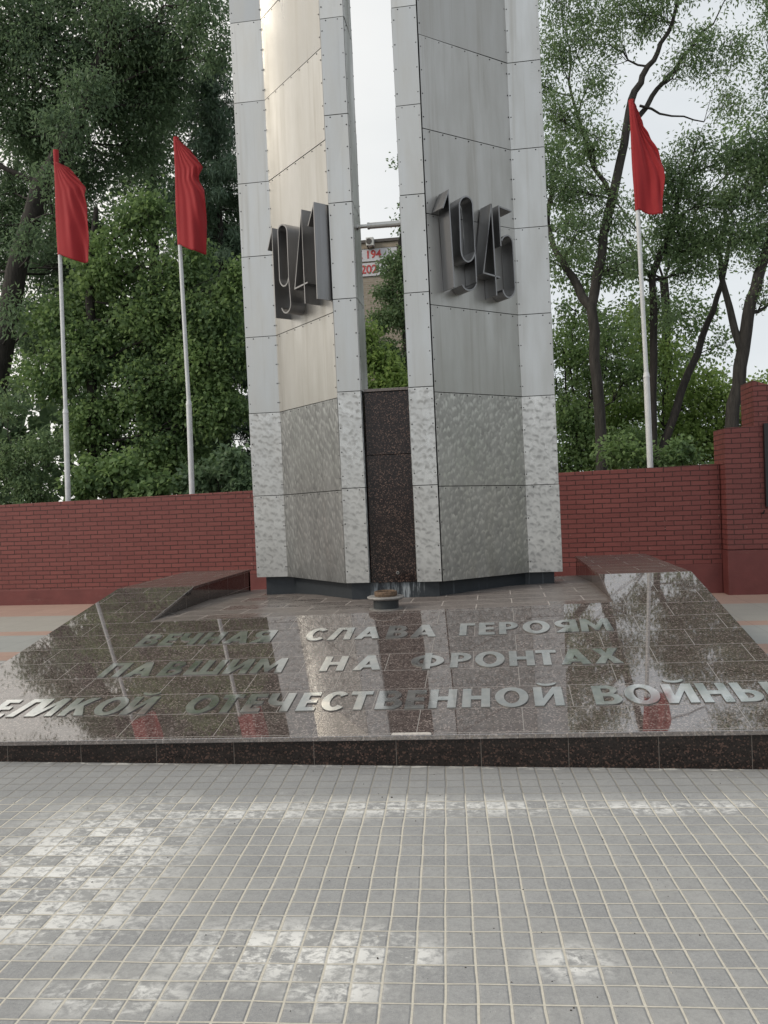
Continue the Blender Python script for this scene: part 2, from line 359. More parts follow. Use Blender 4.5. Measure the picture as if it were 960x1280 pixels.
def leaf(name, a, b, hi, trans=.35):
    a, b, hi = (tuple(q * 1.85 for q in t) for t in (a, b, hi)); trans = min(.5, trans + .12)      # the two lobes share the energy
    m = Mat(name, .55); isl = m.island(); v = m.obj()
    c = m.mix(isl, a, b); c = m.mix(m.rng(isl, .86, .98, 0, .8), c, hi)
    c = m.mix(m.rng(m.noise(v, .9, 3), .4, .65, 0, .5), c, hi)
    m.base(c); m.b.inputs['Specular IOR Level'].default_value = .35
    tr = m.n('ShaderNodeBsdfTranslucent'); m.setin(tr.inputs['Color'], m.mix(.6, c, hi))
    mx = m.n('ShaderNodeMixShader'); mx.inputs[0].default_value = trans
    m.link(m.b.outputs[0], mx.inputs[1]); m.link(tr.outputs[0], mx.inputs[2])
    m.link(mx.outputs[0], m.t.nodes['Material Output'].inputs['Surface']); MAT[name] = m.m
leaf('leaf_deep', (.054, .086, .056), (.090, .132, .080), (.13, .19, .10), .36)
leaf('leaf_linden', (.060, .100, .052), (.098, .152, .070), (.16, .23, .085), .38)
leaf('leaf_needle', (.050, .080, .060), (.080, .118, .080), (.10, .15, .09), .18)
leaf('leaf_ash', (.070, .112, .064), (.112, .166, .086), (.16, .22, .105), .38)
leaf('leaf_bright', (.080, .132, .044), (.132, .195, .060), (.20, .27, .085), .44)

# ------------------------------------------------------------------ geometry helpers
def tag(o, label=None, cat=None, group=None, kind=None):
    if label: o['label'] = label
    if cat: o['category'] = cat
    if group: o['group'] = group
    if kind: o['kind'] = kind
    return o
def empty(name, loc, label=None, cat=None, group=None):
    o = bpy.data.objects.new(name, None); COL.objects.link(o); o.location = loc; o.empty_display_size = .2
    return tag(o, label, cat, group)
def link(name, me, mats, parent=None):
    for k in (mats if isinstance(mats, (list, tuple)) else [mats]): me.materials.append(MAT[k])
    o = bpy.data.objects.new(name, me); COL.objects.link(o)
    if parent is not None:
        o.parent = parent
        if parent.type == 'EMPTY': o.matrix_parent_inverse = Matrix.Translation(-parent.location)
    return o
def mesh(name, V, F, mats, parent=None, mi=None, smooth=False):
    me = bpy.data.meshes.new(name); me.from_pydata([tuple(map(float, v)) for v in V], [], F)
    if mi is not None: me.polygons.foreach_set('material_index', mi)
    if smooth: me.polygons.foreach_set('use_smooth', [True] * len(me.polygons))
    me.update()
    bm = bmesh.new(); bm.from_mesh(me); bmesh.ops.recalc_face_normals(bm, faces=bm.faces); bm.to_mesh(me); bm.free()
    return link(name, me, mats, parent)
class MB:
    def __init__(s): s.V = []; s.F = []; s.mi = []; s.sm = []
    def add(s, V, F, mi=0):
        o = len(s.V); s.V += [tuple(map(float, v)) for v in V]; s.F += [[i + o for i in f] for f in F]; s.mi += [mi] * len(F)
    def box(s, x0, x1, y0, y1, z0, z1, mi=0):
        s.add([(x0, y0, z0), (x1, y0, z0), (x1, y1, z0), (x0, y1, z0), (x0, y0, z1), (x1, y0, z1), (x1, y1, z1), (x0, y1, z1)],
              [[0, 3, 2, 1], [4, 5, 6, 7], [0, 1, 5, 4], [1, 2, 6, 5], [2, 3, 7, 6], [3, 0, 4, 7]], mi)
    def hexa(s, P, mi=0):      # 4 bottom corners, 4 top corners
        s.add(P, [[0, 3, 2, 1], [4, 5, 6, 7], [0, 1, 5, 4], [1, 2, 6, 5], [2, 3, 7, 6], [3, 0, 4, 7]], mi)
    def prism(s, poly, z0, z1, mi=0):
        n = len(poly)
        f = lambda z, p: z(p) if callable(z) else z
        s.add([(p[0], p[1], f(z0, p)) for p in poly] + [(p[0], p[1], f(z1, p)) for p in poly],
              [list(range(n))[::-1], list(range(n, 2 * n))] + [[i, (i + 1) % n, n + (i + 1) % n, n + i] for i in range(n)], mi)
    def lathe(s, cx, cy, prof, n=40, mi=0):
        V = []; F = []
        for r_, z in prof: V += [(cx + r_ * math.cos(2 * math.pi * k / n), cy + r_ * math.sin(2 * math.pi * k / n), z) for k in range(n)]
        for i in range(len(prof) - 1): F += [[i * n + k, i * n + (k + 1) % n, (i + 1) * n + (k + 1) % n, (i + 1) * n + k] for k in range(n)]
        m = len(V); V = V + V[:n] + V[-n:]
        F.append(list(range(m, m + n))[::-1]); F.append(list(range(m + n, m + 2 * n)))
        s.add(V, F, mi)
    def tube(s, P, Rd, n=8, mi=0):
        P = np.array(P, float); V = []; F = []
        for i in range(len(P)):
            d = P[min(i + 1, len(P) - 1)] - P[max(i - 1, 0)]; d /= np.linalg.norm(d) + 1e-9
            a = np.cross(d, (0, 1, 0) if abs(d[1]) < .9 else (1, 0, 0)); a /= np.linalg.norm(a); b = np.cross(d, a)
            V += [P[i] + Rd[i] * (math.cos(2 * math.pi * k / n) * a + math.sin(2 * math.pi * k / n) * b) for k in range(n)]
        for i in range(len(P) - 1): F += [[i * n + k, i * n + (k + 1) % n, (i + 1) * n + (k + 1) % n, (i + 1) * n + k] for k in range(n)]
        m = len(V); V = V + V[:n] + V[-n:]
        F.append(list(range(m, m + n))[::-1]); F.append(list(range(m + n, m + 2 * n))); s.add(V, F, mi)
    def build(s, name, mats, parent=None, smooth=False, bevel=0, tf=None):
        if tf: s.V = [tf(v) for v in s.V]
        o = mesh(name, s.V, s.F, mats, parent, s.mi, smooth)
        if bevel:
            b = o.modifiers.new('bevel', 'BEVEL'); b.width = bevel; b.segments = 2; b.limit_method = 'ANGLE'
        return o

# ------------------------------------------------------------------ setting: ground, plaza
def sheet(name, x0, x1, y0, y1, z, mat):
    me = MB(); me.add([(x0, y0, z), (x1, y0, z), (x1, y1, z), (x0, y1, z)], [[0, 1, 2, 3]])
    return tag(me.build(name, mat), kind='structure')
sheet('ground', -900, 900, -900, 900, -.012, 'soil')
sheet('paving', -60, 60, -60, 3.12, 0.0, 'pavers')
for nm, a, b, mt in (('plaza_pavement', 6.41, 7.62, 'pink_slabs'), ('plaza_pavement', 5.0, 6.41, 'pale_slabs'), ('plaza_pavement', 4.69, 5.0, 'pink_slabs'),
                     ('plaza_pavement', 3.6, 4.69, 'bluish_slabs'), ('plaza_pavement', 3.12, 3.6, 'pink_slabs')):
    sheet(nm, -60, 60, a, b if b < 7.6 else 8.6, 0.0, mt)

# ------------------------------------------------------------------ granite base of the monument
def zs(x, y): return .182 + .02 * x + .187 * (y + .02)          # the inscription slope
def zp(x, y): return .592 + .0224 * x - (max(0, y - 3.7) * .055)  # platform
def zt(x, y): return .762 + .0115 * x                           # wing tops
XL, XLi, XRi, XR = -3.235, -2.405, 1.645, 2.44
base = empty('granite_base', (-.4, 2.6, 0), 'low reddish brown polished granite base with sloping front carrying raised metal inscription letters', 'monument base')
def yint(x, f):      # y where the slope meets height function f
    y = 2.0
    for _ in range(20): y = (f(x, y) - .182 - .02 * x) / .187 - .02
    return y
yl, yr = yint(XLi, zp), yint(XRi, zp)
# riser
rz = lambda x: zs(x, -.02) - .028
b_ = MB()
n = 12
for i in range(n):
    xa, xb = XL + (XR - XL) * i / n, XL + (XR - XL) * (i + 1) / n
    b_.add([(xa, 0, -.01), (xb, 0, -.01), (xb, 0, rz(xb)), (xa, 0, rz(xa))], [[0, 1, 2, 3]])
b_.add([(XL, 0, -.01), (XL, 5.1, -.01), (XL, 5.1, .70), (XL, 3.2, .70), (XL, 0, rz(XL))], [[0, 1, 2, 3, 4]])
b_.add([(XR, 0, -.01), (XR, 5.2, -.01), (XR, 5.2, .76), (XR, 3.05, .76), (XR, 0, rz(XR))], [[0, 1, 2, 3, 4]])
b_.build('riser', 'granite_riser', base)
# sloping inscription slab with a 28 mm front nosing, between the platform edge and the front
def slab_prism(poly, name, mat, zf, th=.028):
    b_ = MB(); b_.prism(poly, lambda p: zf(*p) - th, lambda p: zf(*p)); return b_.build(name, mat, base, bevel=.003)
ycl, ycr = yint(XLi, zt), yint(XRi, zt); yol, yor = yint(XL, zt), yint(XR, zt)
slab_prism([(XL - .01, -.022), (XR + .01, -.022), (XR + .01, yor), (XRi - .012, ycr), (XRi - .012, yr), (XLi + .012, yl), (XLi + .012, ycl), (XL - .01, yol)], 'inscription_slope', 'granite_slope', zs)
# platform
b_ = MB(); xs = np.linspace(XLi - .02, XRi + .02, 13); V = []; F = []
for x in xs:
    y0 = yint(x, zp) + .001
    for y in (y0, 3.7, 5.3): V.append((x, y, zp(x, y) - .001))
for i in range(12):
    for j in range(2): F.append([i * 3 + j, (i + 1) * 3 + j, (i + 1) * 3 + j + 1, i * 3 + j + 1])
b_.add(V, F); b_.build('platform', 'granite_platform', base)
# wings: top slab, inner cheek, body
for (xi, xo, yc, yo, yb, lab) in ((XLi, XL, ycl, yol, 5.08, None), (XRi, XR, ycr, yor, 5.22, None)):
    s = 1 if xi > xo else -1
    slab_prism([(xo - s * .01, yo + .003), (xi + s * .012, yc + .003), (xi + s * .012, yb), (xo - s * .01, yb)], 'wing_top', 'granite_wing_top', zt)
    yt = yint(xi, zp); b_ = MB()
    P = [(yt, zp(xi, yt)), (3.7, zp(xi, 3.7) - .01), (yb, zp(xi, yb) - .02), (yb, zt(xi, yb) - .028), (yc, zt(xi, yc) - .028)]
    b_.add([(xi, y, z) for y, z in P] + [(xi - s * .06, y, z) for y, z in P], [[0, 1, 2, 3, 4], [9, 8, 7, 6, 5]] + [[i, (i + 1) % 5, 5 + (i + 1) % 5, 5 + i] for i in range(5)])
    b_.build('wing_cheek', 'granite_wing_side', base)
    b_ = MB(); b_.box(min(xi, xo), max(xi, xo), yb - .06, yb - .004, -.01, .72); b_.build('wing_back', 'granite_wing_side', base)
# a smear of pale mortar left on the front nosing
b_ = MB(); b_.hexa([(.05, -.018, zs(.05, -.018) + .0005), (.285, -.018, zs(.285, -.018) + .0005), (.28, .006, zs(.28, .006) + .0005), (.055, .004, zs(.055, .004) + .0005),
                    (.055, -.014, zs(.05, -.018) + .006), (.28, -.015, zs(.285, -.018) + .005), (.27, .003, zs(.28, .006) + .004), (.06, .0, zs(.055, .004) + .005)])
b_.build('mortar_smear', 'mortar', base)

# ------------------------------------------------------------------ inscription letters
TAB = json.loads(r'''{"letters": [[0.002, 1.526, 0.258, [["В", -2.263, -2.087], ["Е", -2.053, -1.949], ["Ч", -1.936, -1.74], ["Н", -1.734, -1.527], ["А", -1.51, -1.308], ["Я", -1.281, -1.114], ["С", -0.843, -0.682], ["Л", -0.659, -0.464], ["А", -0.426, -0.242], ["В", -0.182, -0.025], ["А", 0.016, 0.202], ["Г", 0.387, 0.503], ["Е", 0.54, 0.655], ["Р", 0.698, 0.836], ["О", 0.872, 1.081], ["Я", 1.128, 1.278], ["М", 1.307, 1.54]]], [0.001, 0.918, 0.255, [["П", -2.262, -2.093], ["А", -2.075, -1.843], ["В", -1.804, -1.633], ["Ш", -1.59, -1.336], ["И", -1.3, -1.121], ["М", -1.097, -0.857], ["Н", -0.586, -0.407], ["А", -0.344, -0.144], ["Ф", 0.065, 0.299], ["Р", 0.344, 0.487], ["О", 0.514, 0.722], ["Н", 0.757, 0.927], ["Т", 0.938, 1.082], ["А", 1.108, 1.303], ["Х", 1.335, 1.502]]], [0.004, 0.305, 0.265, [["В", -2.946, -2.772], ["Е", -2.749, -2.612], ["Л", -2.595, -2.395], ["И", -2.441, -2.254], ["К", -2.215, -2.036], ["О", -2.008, -1.787], ["Й", -1.781, -1.606], ["О", -1.357, -1.163], ["Т", -1.147, -1.009], ["Е", -0.972, -0.835], ["Ч", -0.825, -0.647], ["Е", -0.606, -0.479], ["С", -0.451, -0.297], ["Т", -0.272, -0.135], ["В", -0.097, 0.071], ["Е", 0.096, 0.211], ["Н", 0.241, 0.413], ["Н", 0.45, 0.62], ["О", 0.652, 0.858], ["Й", 0.892, 1.063], ["В", 1.258, 1.408], ["О", 1.441, 1.642], ["Й", 1.673, 1.846], ["Н", 1.876, 2.047], ["Ы", 2.082, 2.298]]]], "digits": {"41": [[[[0.209, 4.261], [0.325, 4.442], [0.335, 3.515]]], [[[0.655, 3.831], [0.655, 4.324], [0.654, 4.337], [0.65, 4.353], [0.641, 4.37], [0.628, 4.386], [0.612, 4.4], [0.594, 4.412], [0.573, 4.422], [0.552, 4.429], [0.531, 4.432], [0.511, 4.431], [0.493, 4.427], [0.478, 4.42], [0.466, 4.409], [0.459, 4.396], [0.457, 4.384], [0.455, 3.915], [0.455, 3.899], [0.459, 3.878], [0.468, 3.858], [0.48, 3.84], [0.496, 3.824], [0.514, 3.811], [0.534, 3.802], [0.555, 3.797], [0.576, 3.796], [0.595, 3.8], [0.613, 3.807], [0.627, 3.819], [0.638, 3.833], [0.646, 3.85], [0.655, 3.831]], [[0.655, 3.831], [0.677, 3.604], [0.676, 3.594], [0.673, 3.575], [0.665, 3.557], [0.654, 3.542], [0.639, 3.53], [0.622, 3.521], [0.603, 3.517], [0.582, 3.516], [0.562, 3.519], [0.541, 3.526], [0.522, 3.537], [0.505, 3.552], [0.49, 3.569], [0.479, 3.588]]], [[[0.973, 3.521], [0.966, 4.429], [0.775, 3.716], [1.038, 3.714]]], [[[1.087, 4.25], [1.209, 4.422], [1.21, 3.513]]]], "45": [[[[0.05, 4.277], [0.125, 4.447], [0.156, 3.544]]], [[[0.427, 3.896], [0.416, 4.362], [0.416, 4.377], [0.411, 4.395], [0.404, 4.41], [0.393, 4.423], [0.379, 4.432], [0.363, 4.437], [0.346, 4.438], [0.329, 4.435], [0.311, 4.428], [0.295, 4.417], [0.28, 4.403], [0.268, 4.387], [0.259, 4.368], [0.253, 4.349], [0.251, 4.333], [0.251, 3.933], [0.252, 3.91], [0.255, 3.885], [0.262, 3.862], [0.273, 3.843], [0.286, 3.827], [0.301, 3.817], [0.318, 3.811], [0.336, 3.811], [0.354, 3.817], [0.371, 3.827], [0.388, 3.843], [0.402, 3.863], [0.414, 3.886], [0.423, 3.912], [0.427, 3.896]], [[0.427, 3.896], [0.431, 3.621], [0.432, 3.627], [0.429, 3.609], [0.422, 3.593], [0.411, 3.577], [0.397, 3.563], [0.381, 3.551], [0.363, 3.543], [0.344, 3.538], [0.324, 3.536], [0.306, 3.538], [0.289, 3.544], [0.275, 3.553], [0.264, 3.565], [0.256, 3.579]]], [[[0.683, 3.524], [0.654, 4.422], [0.524, 3.728], [0.737, 3.709]]], [[[0.92, 4.393], [0.751, 4.413], [0.761, 4.023]], [[0.767, 4.093], [0.777, 4.083], [0.786, 4.1], [0.798, 4.114], [0.812, 4.126], [0.827, 4.134], [0.843, 4.139], [0.858, 4.141], [0.873, 4.138], [0.887, 4.132], [0.899, 4.122], [0.908, 4.109], [0.915, 4.094], [0.919, 4.077], [0.92, 4.058], [0.92, 4.058], [0.931, 3.628], [0.931, 3.628], [0.928, 3.606], [0.92, 3.584], [0.909, 3.565], [0.895, 3.548], [0.879, 3.535], [0.861, 3.526], [0.843, 3.522], [0.825, 3.523], [0.808, 3.529], [0.793, 3.54], [0.782, 3.555], [0.773, 3.572], [0.769, 3.593]]]]}}''')
WID = dict(zip('ВЕЧНАЯСЛГРОМПШИФТХКЙЫЬ', (.165, .122, .168, .172, .198, .168, .158, .185, .115, .146, .206, .236, .17, .262, .177, .235, .142, .185, .18, .177, .228, .16)))
from mathutils.geometry import tessellate_polygon
def arc(cx, cy, rx, ry, a0, a1, n=14): return [(cx + rx * math.cos(R(t)), cy + ry * math.sin(R(t))) for t in np.linspace(a0, a1, n)]
def glyph(ch, W):
    """bold geometric Cyrillic capitals of height 1 and width W: list of (outline, holes)"""
    a, b = .205, .185
    if ch == 'П': return [([(0, 0), (0, 1), (W, 1), (W, 0), (W - a, 0), (W - a, 1 - b), (a, 1 - b), (a, 0)], [])]
    if ch == 'Н': return [([(0, 0), (0, 1), (a, 1), (a, .6), (W - a, .6), (W - a, 1), (W, 1), (W, 0), (W - a, 0), (W - a, .41), (a, .41), (a, 0)], [])]
    if ch == 'Г': return [([(0, 0), (0, 1), (W, 1), (W, 1 - b), (a, 1 - b), (a, 0)], [])]
    if ch == 'Т': return [([(W / 2 - a / 2, 0), (W / 2 - a / 2, 1 - b), (0, 1 - b), (0, 1), (W, 1), (W, 1 - b), (W / 2 + a / 2, 1 - b), (W / 2 + a / 2, 0)], [])]
    if ch == 'Е': return [([(0, 0), (0, 1), (W, 1), (W, 1 - b), (a, 1 - b), (a, .595), (W * .94, .595), (W * .94, .415), (a, .415), (a, b), (W, b), (W, 0)], [])]
    if ch == 'Л': return [([(0, 0), (.27 * W, 1), (W, 1), (W, 0), (W - a, 0), (W - a, 1 - b), (.27 * W + a * .78, 1 - b), (a * 1.05, 0)], [])]
    if ch == 'Ш':
        m = W / 2; h = a / 2
        return [([(0, 0), (0, 1), (a, 1), (a, b), (m - h, b), (m - h, 1), (m + h, 1), (m + h, b), (W - a, b), (W - a, 1), (W, 1), (W, 0)], [])]
    if ch in 'ИЙ':
        o = [([(0, 0), (0, 1), (a, 1), (a, .37), (W - a, 1), (W, 1), (W, 0), (W - a, 0), (W - a, .63), (a, 0)], [])]
        if ch == 'Й': o.append((arc(W / 2, 1.24, .24, .17, 180, 360) + arc(W / 2, 1.24, .15, .06, 360, 180), []))
        return o
    if ch == 'А':
        xi = lambda y: 1.08 * a + y * (W / 2 - .55 * a); ys = (W / 2 - 1.08 * a) / (W / 2 - .55 * a)
        return [([(0, 0), (W / 2 - .55 * a, 1), (W / 2 + .55 * a, 1), (W, 0), (W - 1.08 * a, 0), (W - xi(.17), .17), (xi(.17), .17), (1.08 * a, 0)], [[(xi(.34), .34), (W - xi(.34), .34), (W / 2, min(ys, .86))]])]
    if ch == 'М':
        return [([(0, 0), (.05 * W, 1), (.05 * W + a * .95, 1), (W / 2, .46), (.95 * W - a * .95, 1), (.95 * W, 1), (W, 0), (W - a, 0), (.97 * W - a, .60), (W / 2 + .05, .1), (W / 2 - .05, .1), (.03 * W + a, .60), (a, 0)], [])]
    if ch == 'Х':
        q = a * 1.22; c = W / 2
        return [([(0, 0), (c - q * .52, .51), (.02, 1), (.02 + q, 1), (c, .68), (W - .02 - q, 1), (W - .02, 1), (c + q * .52, .51), (W, 0), (W - q, 0), (c, .33), (q, 0)], [])]
    if ch == 'К': return [([(0, 0), (0, 1), (a, 1), (a, .60), (W - 1.25 * a, 1), (W, 1), (.62 * W, .55), (W, 0), (W - 1.25 * a, 0), (.42 * W, .39), (a, .26), (a, 0)], [])]
    if ch == 'Ч': return [([(W - a, 0), (W - a, .33)] + arc(.34, .63, .34, .30, 270, 180, 9) + [(0, 1), (a, 1)] + arc(.36, .66, .36 - a, .14, 180, 270, 7) + [(W - a, .52), (W - a, 1), (W, 1), (W, 0)], [])]
    if ch == 'О': return [(arc(W / 2, .5, W / 2, .53, 0, 352, 44), [arc(W / 2, .5, W / 2 - a * 1.02, .53 - b * .98, 0, 352, 44)])]
    if ch == 'С':
        return [(arc(W * .56, .5, W * .56, .53, 42, 318, 36) + arc(W * .56, .5, W * .56 - a * 1.02, .53 - b * 1.0, 318, 42, 36), [])]
    if ch == 'Р': return [([(0, 0), (0, 1)] + arc(W - .31, .69, .31, .31, 90, -90) + [(a, .38), (a, 0)], [[(a, .55), (a, .83)] + arc(W - .31, .69, .31 - a * .95, .14, 90, -90, 9)])]
    if ch == 'Я': return [([(W, 0), (W, 1)] + arc(.31, .69, .31, .31, 90, 262) + [(0, 0), (1.2 * a, 0), (.30 + .7 * a, .38), (W - a, .38), (W - a, 0)], [[(W - a, .55), (W - a, .83)] + arc(.31, .69, .31 - a * .95, .14, 90, 270, 9)])]
    if ch == 'В': return [([(0, 0), (0, 1)] + arc(W - .31, .755, .245, .245, 90, -55, 10) + arc(W - .285, .285, .285, .285, 62, -90, 12), [[(a, .60), (a, .845)] + arc(W - .31, .722, .09, .122, 90, -90, 9), [(a, .155), (a, .42)] + arc(W - .285, .2875, .10, .1325, 90, -90, 9)])]
    if ch == 'Ь': return [([(0, 0), (0, 1), (a, 1), (a, .62)] + arc(W - .31, .31, .31, .31, 90, -90), [[(a, .17), (a, .45)] + arc(W - .31, .31, .31 - a * .95, .14, 90, -90, 9)])]
    if ch == 'Ы':
        w = W - a - .10
        return glyph('Ь', w) + [([(W - a, 0), (W - a, 1), (W, 1), (W, 0)], [])]
    if ch == 'Ф':
        c = W / 2; h = a / 2; t0 = math.degrees(math.acos(h / c)); ci = c - a; hi = .40 - b * .92
        t1 = math.degrees(math.acos(min(.99, h / ci)))
        o = [(c + h, -.04), (c + h, .5 - .40 * math.sin(R(t0)))] + arc(c, .5, c, .40, -t0, t0, 20)[1:-1] + [(c + h, .5 + .40 * math.sin(R(t0))), (c + h, 1.04), (c - h, 1.04), (c - h, .5 + .40 * math.sin(R(t0)))] + arc(c, .5, c, .40, 180 - t0, 180 + t0, 20)[1:-1] + [(c - h, .5 - .40 * math.sin(R(t0))), (c - h, -.04)]
        return [(o, [arc(c, .5, ci, hi, -t1, t1, 14), arc(c, .5, ci, hi, 180 - t1, 180 + t1, 14)])]
    raise KeyError(ch)
lrng = random.Random(11)
def letter(ch, xc, y0, h):
    w = WID.get(ch, .17); VV = []; FF = []
    dx, dt = lrng.uniform(-.002, .002), lrng.uniform(-.003, .003)
    for outer, holes in glyph(ch, w / h):
        loops = [outer] + holes
        tri = tessellate_polygon([[Vector((p[0], p[1], 0)) for p in l] for l in loops])
        flat = [p for l in loops for p in l]; n = len(flat); o = len(VV)
        for top in (0, 1):
            for p in flat:
                X = xc - w / 2 + p[0] * h + dx; Y = y0 + p[1] * h
                VV.append((X, Y, zs(X, Y) + ((.0075 + dt * (X - xc) * 3) if top else .0012)))
        FF += [[i + n + o for i in t] for t in tri] + [[i + o for i in t][::-1] for t in tri]
        k = 0
        for l in loops:
            m = len(l); FF += [[o + k + i, o + k + (i + 1) % m, o + k + n + (i + 1) % m, o + k + n + i] for i in range(m)]; k += m
    return mesh('letter', VV, FF, ['letter', 'letter_edge'], base, [0 if len(f) == 3 else 1 for f in FF])
for sl, y0, h, row in TAB['letters']:
    for ch, xa, xb in row: letter(ch, (xa + xb) / 2, y0 + .0015 * ((xa + xb) / 2), .262)

# ------------------------------------------------------------------ steel pylons
ZO = [.735, 1.645, 2.565, 3.41, 4.30, 5.11, 6.0, 6.88, 7.76, 8.64, 9.52, 10.4, 11.0]       # seams of outer strips
ZP = [.740, 1.660, 2.565, 3.40, 4.27, 5.08, 5.97, 6.85, 7.73, 8.61, 9.49, 10.4, 11.0]      # seams where the angled panel meets the inner strip
ZI = [.745, 1.675, 2.615, 3.515, 4.445, 5.292, 6.222, 7.14, 8.06, 8.98, 9.90, 10.5, 11.0]   # seams of inner strips
lean = lambda v: (v[0] - .0085 * (v[2] - .75), v[1], v[2])
rs = random.Random(4)
def cladding(name, A, B, za, zb, parent, mats, th=.010, rivet=True, out=None):
    """sheets of steel between plan points A and B; seams at heights za (at A) and zb (at B); riveted along the edges"""
    A = np.array(A); B = np.array(B); e = (B - A) / np.linalg.norm(B - A); nn = np.array([e[1], -e[0]])
    L = np.linalg.norm(B - A); mb = MB()
    for k in range(len(za) - 1):
        g = .0036
        tw = [rs.uniform(-.0015, .0035) for _ in range(4)]; low = 1 if k < 2 else 0
        c = [(A, za[k] + g, tw[0]), (B, zb[k] + g, tw[1]), (B, zb[k + 1] - g, tw[2]), (A, za[k + 1] - g, tw[3])]
        ins = [e * .0015, -e * .0015, -e * .0015, e * .0015]
        back = [(*(p + i), z) for (p, z, t), i in zip(c, ins)]; front = [(*(p + i + nn * (th + t)), z) for (p, z, t), i in zip(c, ins)]
        mb.add(back + front, [[0, 3, 2, 1], [4, 5, 6, 7], [0, 1, 5, 4], [1, 2, 6, 5], [2, 3, 7, 6], [3, 0, 4, 7]], low)
        if rivet and za[k] < 8:
            pts = []
            m_ = 4
            for j in range(m_):
                f = (j + .5) / m_
                for u_ in (.018, L - .018):
                    fz = za[k] + (za[k + 1] - za[k]) * f if u_ < L / 2 else zb[k] + (zb[k + 1] - zb[k]) * f
                    pts.append((u_, fz))
            q = max(2, int(L / .16))
            for j in range(q):
                u_ = L * (j + .5) / q
                for zz in (1,): pts.append((u_, (za[k + 1] + (zb[k + 1] - za[k + 1]) * u_ / L) - .020))
            for u_, z in pts:
                o = A + e * u_ + nn * (th + .001); r_ = .0078
                ring = [(*(o + e * r_ * math.cos(a) + nn * .0), z + r_ * math.sin(a)) for a in np.linspace(0, 2 * math.pi, 7)[:-1]]
                tip = [(*(o + e * r_ * .5 * math.cos(a) + nn * .005), z + r_ * .5 * math.sin(a)) for a in np.linspace(0, 2 * math.pi, 7)[:-1]]
                mb.add(ring + tip, [[i, (i + 1) % 6, 6 + (i + 1) % 6, 6 + i] for i in range(6)] + [list(range(6, 12))], 2)
    return mb.build(name, mats, parent, tf=lean)
def ribbon(mb, pts, closed, P0, e, nn, d, th=.0075):
    P = [np.array(p, float) for p in pts]; n = len(P); V = []
    clean = [P[0]]
    for p in P[1:]:
        if np.linalg.norm(p - clean[-1]) > .004: clean.append(p)
    if closed and np.linalg.norm(clean[0] - clean[-1]) < .012: clean.pop()
    P = clean; n = len(P)
    for i in range(n):
        a = P[i - 1] if (i > 0 or closed) else P[i]; b = P[(i + 1) % n] if (i < n - 1 or closed) else P[i]
        d1 = P[i] - a if np.linalg.norm(P[i] - a) > 0 else b - P[i]; d2 = b - P[i] if np.linalg.norm(b - P[i]) > 0 else d1
        d1 = d1 / np.linalg.norm(d1); d2 = d2 / np.linalg.norm(d2)
        n1 = np.array([-d1[1], d1[0]]); n2 = np.array([-d2[1], d2[0]]); nb = n1 + n2
        if np.linalg.norm(nb) < .25: nb = n1
        nb = nb / np.linalg.norm(nb); k = th / max(.35, nb @ n1)
        for s_ in (1, -1):
            q = P[i] + nb * k * s_
            for dd in (0.0, d): V.append((*(P0 + e * q[0] + nn * dd), q[1]))
    F = []
    for i in range(n if closed else n - 1):
        a = 4 * i; b = 4 * ((i + 1) % n)
        F += [[a, b, b + 1, a + 1], [a + 1, b + 1, b + 3, a + 3], [a + 3, b + 3, b + 2, a + 2], [a + 2, b + 2, b, a]]
    if not closed: F += [[0, 1, 3, 2], [4 * n - 4, 4 * n - 2, 4 * n - 1, 4 * n - 3]]
    mb.add(V, F)
